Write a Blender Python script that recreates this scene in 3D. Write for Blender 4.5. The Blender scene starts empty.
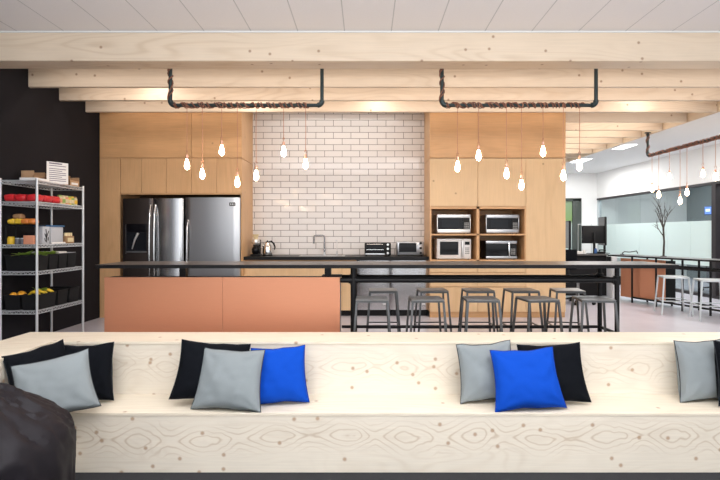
import bpy, bmesh, math, random
from mathutils import Vector, Matrix, noise
random.seed(7)
C = bpy.context.scene.collection
PI = math.pi
H = 1.27                       # camera height above the kitchen floor
F = 500.0                      # focal length for a 720 px wide frame
VX, VY = 366.0, 234.0

# ------------------------------------------------------------------ camera
cam_d = bpy.data.cameras.new('camera'); cam = bpy.data.objects.new('camera', cam_d); C.objects.link(cam)
cam.location = (0, 0, H); cam.rotation_euler = (PI/2, 0, 0)
cam_d.sensor_width = 36; cam_d.lens = 36*F/720
cam_d.shift_x = -6/720; cam_d.shift_y = -6/720
cam_d.clip_start = .05; cam_d.clip_end = 100
bpy.context.scene.camera = cam
# ------------------------------------------------------------------ world, exposure
vs = bpy.context.scene.view_settings
vs.view_transform = 'Standard'; vs.look = 'None'; vs.gamma = 1; vs.use_curve_mapping = False
vs.exposure = 0.0
w = bpy.data.worlds.new('world'); bpy.context.scene.world = w; w.use_nodes = True
bg = w.node_tree.nodes['Background']
bg.inputs[0].default_value = (.93, .96, 1, 1); bg.inputs[1].default_value = 1.0

def area(name, loc, sx, sy, power, col=(1, 1, 1), rot=(0, 0, 0)):
    l = bpy.data.lights.new(name, 'AREA'); l.shape = 'RECTANGLE'; l.size = sx; l.size_y = sy
    l.energy = power; l.color = col
    o = bpy.data.objects.new(name, l); C.objects.link(o); o.location = loc; o.rotation_euler = rot
    return o
for x in (-2.2, 1.0, 4.0):
    area('lounge_ceiling_light', (x, 2.6, 3.30), 1.2, .6, 20, (1, .97, .93))
area('lounge_front_fill', (0.5, -1.3, 1.6), 8.5, 3.0, 100, (.97, .98, 1), (PI/2, 0, 0))  # unseen fill added behind the camera to brighten the front
for y, p in ((5.66, 17), (6.31, 20), (6.92, 20), (7.41, 12)):
    area('beam_bay_fill', (.5, y, 3.31), 8.6, .12, p, (1, .87, .77))  # added fill strips between the beams, evening out their faces
for x, y in ((-2.75, 6.31), (.15, 6.92), (3.9, 6.92), (-1.6, 6.92)):
    area('kitchen_spot_light', (x, y, 3.29), .2, .1, 3, (1, .92, .84))
for k in range(5):
    area('side_bay_fill', (4.05, 8.2+.615*k, 3.29), 1.5, .12, 6, (1, .88, .78))  # small fill added in each side bay to brighten its beam
area('lounge_ceiling_fill', (0.3, 1.2, 2.3), 6.5, 1.2, 370, (.97, .98, 1), (PI, 0, 0))  # unseen fill aimed upward, added to brighten the front ceiling
area('recess_ceiling_light', (-.45, 7.75, 3.30), 2.0, .2, 9, (1, .93, .86))
area('office_ceiling_light', (5.9, 8.0, 3.0), .6, 2.4, 80, (1, .99, .97))
area('office_ceiling_light', (5.6, 12.6, 3.0), 1.0, 2.0, 75, (1, .99, .97))
area('meeting_room_light', (8.1, 10.5, 2.9), .8, 5.0, 130, (.95, .98, 1))

# ------------------------------------------------------------------ materials
M = {}
def newmat(name):
    m = bpy.data.materials.new(name); m.use_nodes = True; M[name] = m
    return m, m.node_tree.nodes, m.node_tree.links, m.node_tree.nodes['Principled BSDF']
def plain(name, col, rough=.5, metal=0, bump=0, bscale=60, var=0, aniso=None, spec=None):
    m, n, l, b = newmat(name)
    b.inputs['Base Color'].default_value = (*col, 1); b.inputs['Roughness'].default_value = rough
    b.inputs['Metallic'].default_value = metal
    if spec is not None: b.inputs['Specular IOR Level'].default_value = spec
    tc = n.new('ShaderNodeTexCoord')
    mp = n.new('ShaderNodeMapping'); l.new(tc.outputs['Object'], mp.inputs[0])
    if aniso: mp.inputs['Scale'].default_value = aniso
    nz = n.new('ShaderNodeTexNoise'); nz.inputs['Scale'].default_value = bscale; nz.inputs['Detail'].default_value = 3
    l.new(mp.outputs[0], nz.inputs['Vector'])
    if var:
        mx = n.new('ShaderNodeMixRGB'); mx.blend_type = 'MIX'
        mx.inputs[1].default_value = (*[c*(1-var) for c in col], 1); mx.inputs[2].default_value = (*[min(1, c*(1+var)) for c in col], 1)
        l.new(nz.outputs[0], mx.inputs[0]); l.new(mx.outputs[0], b.inputs['Base Color'])
    if bump:
        bp = n.new('ShaderNodeBump'); bp.inputs['Strength'].default_value = bump; bp.inputs['Distance'].default_value = .002
        l.new(nz.outputs[0], bp.inputs['Height']); l.new(bp.outputs[0], b.inputs['Normal'])
    return m
def math_node(n, l, op, a, bb):
    q = n.new('ShaderNodeMath'); q.operation = op
    for i, v in enumerate((a, bb)):
        if v is None: continue
        if isinstance(v, (int, float)): q.inputs[i].default_value = v
        else: l.new(v, q.inputs[i])
    return q.outputs[0]
def wood(name, col, line, axis='x', plane='xz', scale=1.0, rings=22, lines=.5, knots=0.0, rough=.5, knotcol=(.35, .2, .1), blotch=.06, knotscale=5, elong=.16, eyes=None):
    """rotary cut plywood: contour lines of a stretched noise, with small knots"""
    m, n, l, b = newmat(name)
    b.inputs['Roughness'].default_value = rough
    tc = n.new('ShaderNodeTexCoord'); sp = n.new('ShaderNodeSeparateXYZ'); l.new(tc.outputs['Object'], sp.inputs[0])
    oi = n.new('ShaderNodeObjectInfo')
    cb = n.new('ShaderNodeCombineXYZ')
    a, c = ('X', 'Z') if plane == 'xz' else (('X', 'Y') if plane == 'xy' else ('Y', 'Z'))
    l.new(sp.outputs[a], cb.inputs[0])
    if plane == 'xz': l.new(math_node(n, l, 'ADD', sp.outputs['Z'], sp.outputs['Y']), cb.inputs[1])   # grain wraps round the board
    else: l.new(sp.outputs[c], cb.inputs[1])
    off = math_node(n, l, 'MULTIPLY', oi.outputs['Random'], 37.0); l.new(off, cb.inputs[2])
    mp = n.new('ShaderNodeMapping'); l.new(cb.outputs[0], mp.inputs[0])
    st = (elong*scale*7, scale*7, 1) if axis == 'x' else (scale*7, elong*scale*7, 1)
    mp.inputs['Scale'].default_value = st
    nz = n.new('ShaderNodeTexNoise'); nz.inputs['Scale'].default_value = .55; nz.inputs['Detail'].default_value = 1.2; nz.inputs['Roughness'].default_value = .35
    l.new(mp.outputs[0], nz.inputs['Vector'])
    s = math_node(n, l, 'MULTIPLY', nz.outputs[0], rings*6.28)
    s = math_node(n, l, 'SINE', s, None)
    s = math_node(n, l, 'MULTIPLY_ADD', s, .5); s.node.inputs[2].default_value = .5
    s = math_node(n, l, 'POWER', s, 3.0)
    # lines stronger in some areas
    nz2 = n.new('ShaderNodeTexNoise'); nz2.inputs['Scale'].default_value = .5; nz2.inputs['Detail'].default_value = 2; l.new(mp.outputs[0], nz2.inputs['Vector'])
    k = n.new('ShaderNodeMapRange'); k.inputs[1].default_value = .38; k.inputs[2].default_value = .66; k.inputs[3].default_value = .12; k.inputs[4].default_value = 1
    l.new(nz2.outputs[0], k.inputs[0])
    s = math_node(n, l, 'MULTIPLY', s, k.outputs[0]); s = math_node(n, l, 'MULTIPLY', s, lines)
    if eyes is not None:
        # cathedral eyes repeating along the veneer, one per turn of the peeled log
        zz = math_node(n, l, 'SUBTRACT', sp.outputs['Z'], eyes)
        wn = n.new('ShaderNodeTexNoise'); wn.inputs['Scale'].default_value = 5; wn.inputs['Detail'].default_value = 2; l.new(cb.outputs[0], wn.inputs['Vector'])
        wn2 = n.new('ShaderNodeTexNoise'); wn2.inputs['Scale'].default_value = 1.3; l.new(cb.outputs[0], wn2.inputs['Vector'])
        xx = math_node(n, l, 'ADD', sp.outputs['X'], math_node(n, l, 'ADD', math_node(n, l, 'MULTIPLY', wn.outputs[0], .13), math_node(n, l, 'MULTIPLY', wn2.outputs[0], .22)))
        cs_ = math_node(n, l, 'COSINE', math_node(n, l, 'MULTIPLY', xx, 6.283/.49), None)
        z2 = math_node(n, l, 'MULTIPLY', zz, 22.0); z2 = math_node(n, l, 'ADD', z2, math_node(n, l, 'MULTIPLY', math_node(n, l, 'SUBTRACT', wn2.outputs[0], .5), 3.6))
        z2 = math_node(n, l, 'SQRT', math_node(n, l, 'ADD', math_node(n, l, 'MULTIPLY', z2, z2), .15), None)
        fz = math_node(n, l, 'SUBTRACT', z2, math_node(n, l, 'MULTIPLY', cs_, .95)); fz = math_node(n, l, 'ADD', fz, math_node(n, l, 'MULTIPLY', wn.outputs[0], 2.1))
        ln = math_node(n, l, 'SINE', math_node(n, l, 'MULTIPLY', fz, 6.5), None)
        ln = math_node(n, l, 'POWER', math_node(n, l, 'MULTIPLY_ADD', ln, .5), 7.0); ln.node.inputs[0].links[0].from_node.inputs[2].default_value = .5
        fade = n.new('ShaderNodeMapRange'); fade.inputs[1].default_value = .6; fade.inputs[2].default_value = 3.4; fade.inputs[3].default_value = .62 if eyes < 0 else .38; fade.inputs[4].default_value = 0
        l.new(z2, fade.inputs[0]); ln = math_node(n, l, 'MULTIPLY', ln, fade.outputs[0])
        s = math_node(n, l, 'MAXIMUM', math_node(n, l, 'MULTIPLY', s, .35), ln)
    # fine fibres
    mp3 = n.new('ShaderNodeMapping'); l.new(cb.outputs[0], mp3.inputs[0])
    mp3.inputs['Scale'].default_value = (3, 90, 1) if axis == 'x' else (90, 3, 1)
    nz3 = n.new('ShaderNodeTexNoise'); nz3.inputs['Scale'].default_value = 1.0; nz3.inputs['Detail'].default_value = 3; l.new(mp3.outputs[0], nz3.inputs['Vector'])
    nz4 = n.new('ShaderNodeTexNoise'); nz4.inputs['Scale'].default_value = 2.2; nz4.inputs['Detail'].default_value = 3; l.new(cb.outputs[0], nz4.inputs['Vector'])
    m1 = n.new('ShaderNodeMixRGB'); m1.inputs[1].default_value = (*col, 1); m1.inputs[2].default_value = (*line, 1); l.new(s, m1.inputs[0])
    m2 = n.new('ShaderNodeMixRGB'); m2.blend_type = 'MULTIPLY'; m2.inputs[0].default_value = 1
    f = math_node(n, l, 'ADD', nz3.outputs[0], nz4.outputs[0]); 
    r = n.new('ShaderNodeMapRange'); r.inputs[1].default_value = .5; r.inputs[2].default_value = 1.5; r.inputs[3].default_value = 1-blotch*1.5; r.inputs[4].default_value = 1+blotch*1.2
    l.new(f, r.inputs[0])
    l.new(m1.outputs[0], m2.inputs[1]); l.new(r.outputs[0], m2.inputs[2])
    out = m2.outputs[0]
    if knots > 0:
        vo = n.new('ShaderNodeTexVoronoi'); vo.inputs['Scale'].default_value = knotscale
        vo.voronoi_dimensions = '2D'
        l.new(cb.outputs[0], vo.inputs['Vector'])
        d = n.new('ShaderNodeMapRange'); d.inputs[1].default_value = .04*knotscale/5; d.inputs[2].default_value = .10*knotscale/5; d.inputs[3].default_value = 1; d.inputs[4].default_value = 0
        l.new(vo.outputs['Distance'], d.inputs[0])
        sc = n.new('ShaderNodeSeparateColor'); l.new(vo.outputs['Color'], sc.inputs[0])
        pick = math_node(n, l, 'LESS_THAN', sc.outputs[0], knots)
        kk = math_node(n, l, 'MULTIPLY', d.outputs[0], pick)
        kk = math_node(n, l, 'MULTIPLY', kk, .75)
        m3 = n.new('ShaderNodeMixRGB'); l.new(kk, m3.inputs[0]); l.new(out, m3.inputs[1]); m3.inputs[2].default_value = (*knotcol, 1)
        out = m3.outputs[0]
    l.new(out, b.inputs['Base Color'])
    return m
PALE = (.76, .69, .58); PLINE = (.50, .38, .25)
for nm, zc_ in (('bench_face', -.235), ('bench_back', .17)): wood(nm, PALE, PLINE, plane='xz', eyes=zc_, elong=.30, knots=.5, lines=.5, rings=13, rough=.55, knotcol=(.38, .22, .11), knotscale=5.5)
wood('bench_top', (.78, .70, .57), PLINE, plane='xy', knots=.15, lines=.22, rings=12, rough=.5)
wood('bench_side', PALE, PLINE, plane='yz', knots=.3, lines=.35, rings=14, rough=.55)
wood('beam_wood', (.76, .63, .49), (.45, .29, .16), plane='xz', knots=.35, lines=.28, rings=13, rough=.42, knotcol=(.28, .14, .06), knotscale=4)
wood('soffit_edge', (.76, .62, .46), (.45, .29, .16), plane='yz', lines=.2, rings=8)
BIR = (.70, .43, .22); BL = (.50, .26, .10)
wood('birch', BIR, BL, axis='z', plane='xz', knots=.05, lines=.22, rings=7, rough=.4, blotch=.10, knotscale=3)
wood('birch_wide', (.66, .39, .19), BL, axis='x', plane='xz', knots=.04, lines=.22, rings=7, rough=.4, blotch=.12, knotscale=3)
wood('birch_side', BIR, BL, axis='z', plane='yz', knots=.05, lines=.2, rings=7, rough=.4, blotch=.1)
wood('birch_pale', (.76, .53, .30), (.55, .33, .15), axis='z', plane='xz', knots=.10, lines=.2, rings=6, rough=.4, blotch=.07, knotscale=3)
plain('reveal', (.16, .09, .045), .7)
plain('copper', (.66, .29, .165), .38, .5, .15, 8, .05, aniso=(1, 1, 40))
plain('steel', (.62, .63, .65), .24, 1, .25, 1, .04, aniso=(9, 9, .2))
plain('steel_satin', (.50, .51, .53), .33, 1, .04, 6, .03, aniso=(1, 1, 60))
plain('steel_bright', (.80, .80, .80), .15, 1)
plain('steel_light', (.72, .72, .71), .33, .85)
plain('dark_steel_reflection', (.055, .045, .042), .28, .6)  # steel of the fridge bodies; painted wall reflection on the freezer door
plain('chrome_wire', (.62, .64, .66), .35, .45)
plain('tap_metal', (.30, .30, .31), .2, 1)
plain('black_top', (.010, .010, .011), .35, 0, .05, 120, spec=.25)
plain('bar_top', (.075, .068, .066), .33, 0, .05, 50, .15)
plain('black_metal', (.006, .006, .007), .45, 0, spec=.25)
plain('pipe_metal', (.035, .05, .052), .38, .6, .1, 80)
plain('stool_metal', (.11, .115, .12), .38, .75, .1, 60, .1)
plain('stool_seat', (.27, .275, .28), .42, .6, .1, 60, .12)
plain('pale_metal', (.62, .66, .68), .35, .6)
plain('black_glass', (.006, .006, .008), .1, spec=.2)
plain('screen_glass', (.012, .014, .018), .15, spec=.18)
plain('black_plastic', (.009, .009, .010), .5, spec=.25)
plain('grey_plastic', (.30, .31, .31), .4)
plain('wall_dark', (.014, .013, .016), .75, 0, .1, 40, .05, spec=.15)
plain('wall_white', (.84, .84, .83), .75, 0, .05, 60)
plain('wall_grey', (.29, .32, .33), .8, 0, .05, 60)
plain('soffit', (.80, .81, .81), .8)
plain('frame_dark', (.018, .014, .016), .5)
plain('jamb', (.045, .055, .048), .6)
plain('concrete', (.55, .535, .60), .26, 0, .08, 3, .08)
plain('carpet', (.019, .020, .023), .95, 0, .9, 160, .35)
plain('grey_fabric', (.25, .28, .29), .9, 0, .5, 420, .10, spec=.15)
plain('black_fabric', (.0055, .0065, .009), .9, 0, .5, 420, .2, spec=.08)
plain('blue_fabric', (.004, .065, .46), .85, 0, .5, 420, .12, spec=.12)
plain('bag_fabric', (.010, .008, .011), .6, 0, .15, 50, .12, spec=.25)
plain('seam_dark', (.02, .024, .03), .9)
plain('seam_blue', (.003, .03, .22), .9)
plain('cord_copper', (.50, .235, .14), .5, .2)
plain('cable_brown', (.22, .09, .055), .55, .1, .3, 60, .3)
plain('socket', (.75, .42, .30), .35, .5)
plain('card', (.50, .31, .17), .85)
plain('card_dark', (.12, .05, .025), .9)
plain('paper', (.82, .80, .78), .8)
plain('ink', (.18, .15, .2), .8)
plain('red_pack', (.62, .022, .03), .4, 0, .4, 60, .25)
plain('cream_pack', (.72, .60, .36), .5, 0, 0, 40, .2)
plain('green_pack', (.30, .42, .10), .5)
plain('yellow_pack', (.78, .50, .04), .45, 0, 0, 40, .2)
plain('orange_pack', (.72, .22, .04), .45)
plain('salmon_pack', (.72, .30, .18), .5)
plain('brown_pack', (.33, .19, .09), .6)
plain('grey_pack', (.13, .13, .15), .4)
plain('orange_fruit', (.80, .36, .03), .45, 0, .3, 200)
plain('banana', (.75, .52, .03), .5)
plain('leaf', (.30, .44, .07), .6, 0, .4, 60, .3)
plain('blue_lid', (.03, .14, .34), .45)
plain('clear_plastic', (.50, .52, .56), .35)
plain('blue_plastic', (.02, .09, .28), .4)
plain('twig', (.045, .035, .03), .8)
plain('bracket_white', (.8, .8, .8), .5)
# kettle copper inside tone, emission etc.
def emit(name, col, st):
    m, n, l, b = newmat(name)
    b.inputs['Base Color'].default_value = (*col, 1); b.inputs['Emission Color'].default_value = (*col, 1); b.inputs['Emission Strength'].default_value = st
emit('bulb_glow', (1, .72, .46), 42)
emit('lamp_glow', (1, 1, 1), 6)
emit('tablet_blue', (.10, .22, .60), .7)
emit('tablet_white', (.6, .75, .95), .8)
def glass(name, tint, gl=.06, rough=0.0):
    m, n, l, b = newmat(name); n.remove(b)
    t = n.new('ShaderNodeBsdfTransparent'); t.inputs[0].default_value = (*tint, 1)
    g = n.new('ShaderNodeBsdfGlossy'); g.inputs['Roughness'].default_value = .02
    fr = n.new('ShaderNodeLayerWeight'); q = math_node(n, l, 'POWER', fr.outputs['Facing'], 5.0)
    q = math_node(n, l, 'MULTIPLY_ADD', q, .5); q.node.inputs[2].default_value = .03
    mx = n.new('ShaderNodeMixShader'); l.new(q, mx.inputs[0]); l.new(t.outputs[0], mx.inputs[1]); l.new(g.outputs[0], mx.inputs[2])
    l.new(mx.outputs[0], n['Material Output'].inputs[0])
glass('pane_glass', (.82, .86, .86))
def frosted(name):
    m, n, l, b = newmat(name); n.remove(b)
    t = n.new('ShaderNodeBsdfTranslucent'); t.inputs[0].default_value = (.80, .90, .89, 1)
    d = n.new('ShaderNodeBsdfDiffuse'); d.inputs[0].default_value = (.78, .88, .86, 1)
    mx = n.new('ShaderNodeMixShader'); mx.inputs[0].default_value = .62; l.new(t.outputs[0], mx.inputs[1]); l.new(d.outputs[0], mx.inputs[2])
    l.new(mx.outputs[0], n['Material Output'].inputs[0])
frosted('frosted_film')
# door glazing looking on greenery
m, n, l, b = newmat('garden_view'); tc = n.new('ShaderNodeTexCoord'); sp = n.new('ShaderNodeSeparateXYZ'); l.new(tc.outputs['Object'], sp.inputs[0])
rp = n.new('ShaderNodeValToRGB'); mr = n.new('ShaderNodeMapRange'); mr.inputs[1].default_value = .3; mr.inputs[2].default_value = 2.3
l.new(sp.outputs['Z'], mr.inputs[0]); l.new(mr.outputs[0], rp.inputs[0])
rp.color_ramp.elements[0].color = (.45, .55, .55, 1); rp.color_ramp.elements[1].color = (.24, .33, .22, 1)
e = rp.color_ramp.elements.new(.62); e.color = (.5, .6, .58, 1); e = rp.color_ramp.elements.new(.68); e.color = (.20, .32, .12, 1)
l.new(rp.outputs[0], b.inputs['Base Color']); b.inputs['Roughness'].default_value = .3
# white metro tiles
m, n, l, b = newmat('metro_tile'); tc = n.new('ShaderNodeTexCoord'); sp = n.new('ShaderNodeSeparateXYZ'); l.new(tc.outputs['Object'], sp.inputs[0])
cb = n.new('ShaderNodeCombineXYZ'); l.new(sp.outputs['X'], cb.inputs[0]); l.new(sp.outputs['Z'], cb.inputs[1])
mp = n.new('ShaderNodeMapping'); mp.inputs['Location'].default_value = (.105, -.005, 0); l.new(cb.outputs[0], mp.inputs[0])
br = n.new('ShaderNodeTexBrick'); l.new(mp.outputs[0], br.inputs['Vector'])
br.inputs['Scale'].default_value = 1; br.inputs['Brick Width'].default_value = .292; br.inputs['Row Height'].default_value = .102
br.inputs['Mortar Size'].default_value = .0042; br.inputs['Mortar Smooth'].default_value = .2
br.inputs['Color1'].default_value = (.84, .81, .79, 1); br.inputs['Color2'].default_value = (.80, .77, .75, 1); br.inputs['Mortar'].default_value = (.17, .14, .13, 1)
br.inputs['Bias'].default_value = -.2
l.new(br.outputs[0], b.inputs['Base Color'])
mr = n.new('ShaderNodeMapRange'); mr.inputs[3].default_value = .10; mr.inputs[4].default_value = .8; l.new(br.outputs['Fac'], mr.inputs[0]); l.new(mr.outputs[0], b.inputs['Roughness'])
nz = n.new('ShaderNodeTexNoise'); nz.inputs['Scale'].default_value = 9; l.new(cb.outputs[0], nz.inputs['Vector'])
hh = math_node(n, l, 'MULTIPLY', br.outputs['Fac'], -1.0); hh = math_node(n, l, 'MULTIPLY_ADD', nz.outputs[0], .6); hh.node.inputs[2].default_value = 0
h3 = math_node(n, l, 'SUBTRACT', hh, br.outputs['Fac'])
bp = n.new('ShaderNodeBump'); bp.inputs['Strength'].default_value = .35; bp.inputs['Distance'].default_value = .003; l.new(h3, bp.inputs['Height']); l.new(bp.outputs[0], b.inputs['Normal'])
# ceiling boards: seams run away from the camera
m, n, l, b = newmat('ceiling_board'); tc = n.new('ShaderNodeTexCoord'); sp = n.new('ShaderNodeSeparateXYZ'); l.new(tc.outputs['Object'], sp.inputs[0])
x = math_node(n, l, 'ADD', sp.outputs['X'], 50*.475+.223); x = math_node(n, l, 'DIVIDE', x, .475); x = math_node(n, l, 'FRACT', x, None)
x = math_node(n, l, 'LESS_THAN', x, .022)
nz = n.new('ShaderNodeTexNoise'); nz.inputs['Scale'].default_value = 70; l.new(tc.outputs['Object'], nz.inputs['Vector'])
mx = n.new('ShaderNodeMixRGB'); mx.inputs[1].default_value = (.84, .82, .83, 1); mx.inputs[2].default_value = (.90, .88, .89, 1); l.new(nz.outputs[0], mx.inputs[0])
m2 = n.new('ShaderNodeMixRGB'); l.new(x, m2.inputs[0]); l.new(mx.outputs[0], m2.inputs[1]); m2.inputs[2].default_value = (.60, .60, .61, 1)
l.new(m2.outputs[0], b.inputs['Base Color']); b.inputs['Roughness'].default_value = .9

# ------------------------------------------------------------------ mesh helpers
class MB:
    def __init__(s): s.bm = bmesh.new()
    def box(s, x0, x1, y0, y1, z0, z1, bev=0, seg=2):
        r = bmesh.ops.create_cube(s.bm, size=1)['verts']
        bmesh.ops.scale(s.bm, vec=(x1-x0, y1-y0, z1-z0), verts=r)
        bmesh.ops.translate(s.bm, vec=((x0+x1)/2, (y0+y1)/2, (z0+z1)/2), verts=r)
        if bev:
            e = {e for v in r for e in v.link_edges}
            bmesh.ops.bevel(s.bm, geom=list(e), offset=bev, segments=seg, affect='EDGES', profile=.5)
        return s
    def sweep(s, pts, r, seg=8, cap=True, closed=False):
        pts = [Vector(p) for p in pts]; n = len(pts); rings = []
        rr = r if isinstance(r, (list, tuple)) else [r]*n
        up = None
        for i, p in enumerate(pts):
            t = (pts[(i+1) % n]-pts[i-1]) if closed else (pts[min(i+1, n-1)]-pts[max(i-1, 0)])
            t.normalize()
            if up is None:
                up = Vector((0, 0, 1)) if abs(t.z) < .9 else Vector((1, 0, 0))
            a = t.cross(up)
            if a.length < 1e-4: a = t.cross(Vector((1, .3, .2)))
            a.normalize(); bb = a.cross(t).normalized(); up = bb
            rings.append([s.bm.verts.new(p+rr[i]*(math.cos(2*PI*k/seg)*a+math.sin(2*PI*k/seg)*bb)) for k in range(seg)])
        m = n if closed else n-1
        for i in range(m):
            A, B = rings[i], rings[(i+1) % n]
            for k in range(seg): s.bm.faces.new((A[k], A[(k+1) % seg], B[(k+1) % seg], B[k]))
        if cap and not closed:
            s.bm.faces.new(rings[0][::-1]); s.bm.faces.new(rings[-1])
        return s
    def bar(s, a, b, w=.02, d=None):
        """square tube from a to b"""
        a = Vector(a); b = Vector(b); d = d or w; t = (b-a).normalized()
        up = Vector((0, 1, 0)) if abs(t.y) < .9 else Vector((0, 0, 1))
        u = t.cross(up).normalized(); v = u.cross(t).normalized()
        q = [[s.bm.verts.new(p+u*i*w/2+v*j*d/2) for i, j in ((-1, -1), (1, -1), (1, 1), (-1, 1))] for p in (a, b)]
        for k in range(4): s.bm.faces.new((q[0][k], q[0][(k+1) % 4], q[1][(k+1) % 4], q[1][k]))
        s.bm.faces.new(q[0][::-1]); s.bm.faces.new(q[1]); return s
    def cyl(s, a, b, r, seg=16): return s.sweep([a, b], r, seg)
    def lathe(s, prof, c, seg=20, axis='z'):
        rings = []
        for r, h in prof:
            ring = []
            for k in range(seg):
                a = 2*PI*k/seg; x, y = r*math.cos(a), r*math.sin(a)
                ring.append(s.bm.verts.new(Vector(c)+(Vector((x, y, h)) if axis == 'z' else Vector((x, h, y)))))
            rings.append(ring)
        for A, B in zip(rings, rings[1:]):
            for k in range(seg): s.bm.faces.new((A[k], A[(k+1) % seg], B[(k+1) % seg], B[k]))
        s.bm.faces.new(rings[0][::-1]); s.bm.faces.new(rings[-1]); return s
    def prism(s, poly, z0, z1):
        lo = [s.bm.verts.new((x, y, z0)) for x, y in poly]; hi = [s.bm.verts.new((x, y, z1)) for x, y in poly]
        k = len(poly)
        for i in range(k): s.bm.faces.new((lo[i], lo[(i+1) % k], hi[(i+1) % k], hi[i]))
        s.bm.faces.new(lo[::-1]); s.bm.faces.new(hi); return s
    def grid(s, fn, nu, nv):
        g = [[s.bm.verts.new(fn(i/nu, j/nv)) for j in range(nv+1)] for i in range(nu+1)]
        for i in range(nu):
            for j in range(nv): s.bm.faces.new((g[i][j], g[i+1][j], g[i+1][j+1], g[i][j+1]))
        return s
    def xf(s, mat): bmesh.ops.transform(s.bm, matrix=mat, verts=s.bm.verts); return s
    def make(s, name, mat, parent=None, smooth=True):
        bmesh.ops.recalc_face_normals(s.bm, faces=s.bm.faces)
        me = bpy.data.meshes.new(name); s.bm.to_mesh(me); s.bm.free()
        me.materials.append(M[mat])
        if smooth:
            for p in me.polygons: p.use_smooth = True
            try: me.set_sharp_from_angle(angle=math.radians(38))
            except Exception: pass
        o = bpy.data.objects.new(name, me); C.objects.link(o)
        if parent: o.parent = parent
        return o
def tag(o, label, cat, group=None):
    o['label'] = label; o['category'] = cat
    if group: o['group'] = group
    return o
def thing(name, label, cat, loc=(0, 0, 0), rz=0, group=None):
    o = bpy.data.objects.new(name, None); C.objects.link(o); o.location = loc; o.rotation_euler = (0, 0, rz)
    return tag(o, label, cat, group)
def struct(mb, name, mat): o = mb.make(name, mat); o['kind'] = 'structure'; return o
def dup(root, loc, rz, label, group=None):
    r = root.copy(); C.objects.link(r); r.location = loc; r.rotation_euler = (0, 0, rz); r['label'] = label
    if group: r['group'] = group
    for ch in list(root.children):
        c = ch.copy(); C.objects.link(c); c.parent = r
        for g in list(ch.children):
            d = g.copy(); C.objects.link(d); d.parent = c
    return r
def PX(x, D): return (x-VX)*D/F
def PZ(y, D): return H-(y-VY)*D/F

# ================================================================== SETTING
CW, TW = 7.58, 8.33            # cabinet fronts, tiled wall
ZB, ZC = 3.03, 3.33            # beam underside, ceiling
PIT = -.5
struct(MB().box(-4.2, 9.6, 4.50, 14.8, -.12, 0), 'floor', 'concrete')
struct(MB().box(-4.2, 9.6, -1.5, 4.50, PIT-.12, PIT), 'floor_lounge', 'carpet')
struct(MB().box(-4.2, 9.6, -1.5, 5.12, ZC, ZC+.1), 'ceiling', 'ceiling_board')
struct(MB().box(-4.2, 5.3, 5.12, 14.8, ZC, ZC+.1), 'ceiling_kitchen', 'soffit')
struct(MB().prism([(5.16, 5.33), (9.6, 5.33), (9.6, 14.8), (4.87, 14.8)], ZB, ZB+.28), 'ceiling_office', 'soffit')
struct(MB().prism([(5.135, 5.33), (5.159, 5.33), (4.869, 14.8), (4.845, 14.8)], ZB+.002, ZC-.001), 'trim_6', 'soffit_edge')
struct(MB().box(-4.2, -4.05, -1.5, 8.5, PIT, ZC), 'wall_left', 'wall_dark')
struct(MB().box(-4.05, 3.02, TW, TW+.12, 0, ZC), 'wall_back', 'metro_tile')
struct(MB().box(2.9, 3.02, TW+.12, 14.5, 0, ZC), 'wall_inner', 'wall_white')
struct(MB().box(3.0, 9.6, 14.5, 14.65, 0, ZC), 'wall_office_back', 'wall_white')
struct(MB().box(9.3, 9.45, 4.5, 14.5, 0, ZC), 'wall_meeting_room', 'wall_grey')
struct(MB().box(7.2, 9.3, 6.0, 6.12, 0, ZC), 'wall_meeting_front', 'wall_grey')
struct(MB().box(-4.05, 7.0, 5.075, 5.09, ZC-.012, ZC), 'trim_1', 'soffit')
# right wall: local x runs towards the camera from the far corner, local y goes into the meeting room
RW = Matrix.Translation((6.70, 14.5, 0)) @ Matrix.Rotation(-PI/2+.034, 4, 'Z')
struct(MB().box(0, 10, 0, .12, 2.30, ZB).xf(RW), 'wall_right', 'wall_white')
struct(MB().box(0, 10, -.01, .13, 2.25, 2.30).xf(RW), 'trim_2', 'frame_dark')
struct(MB().box(0, 10, -.01, .13, 0, .06).xf(RW), 'trim_3', 'frame_dark')
cuts = [0, .92, 2.05, 3.1, 3.9, 4.62, 5.9, 7.2]
for i in range(7):
    a, b_ = cuts[i]+.004, cuts[i+1]-.004
    if i >= 5: a += .10
    g = struct(MB().box(a, b_, .055, .065, .06, 2.25).xf(RW), 'window_%d' % (i+1), 'pane_glass')
    if i != 5:
        MB().box(a, b_, .048, .053, .62, 1.54).xf(RW).make('frosted_film', 'frosted_film', g)
struct(MB().box(4.62, 4.73, -.03, .15, .06, 2.25).xf(RW), 'trim_4', 'frame_dark')
struct(MB().box(0, .03, 0, .12, .06, 2.25).xf(RW), 'trim_5', 'pale_metal')
# door at the end of the office
d = struct(MB().box(5.55, 6.0, 14.44, 14.48, .02, 2.22), 'door_1', 'garden_view')
MB().box(5.95, 6.20, 14.38, 14.499, 0, 2.28, .005).make('door_jamb', 'jamb', d)
MB().box(5.30, 6.20, 14.38, 14.499, 2.22, 2.30, .005).make('door_head', 'jamb', d)

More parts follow.
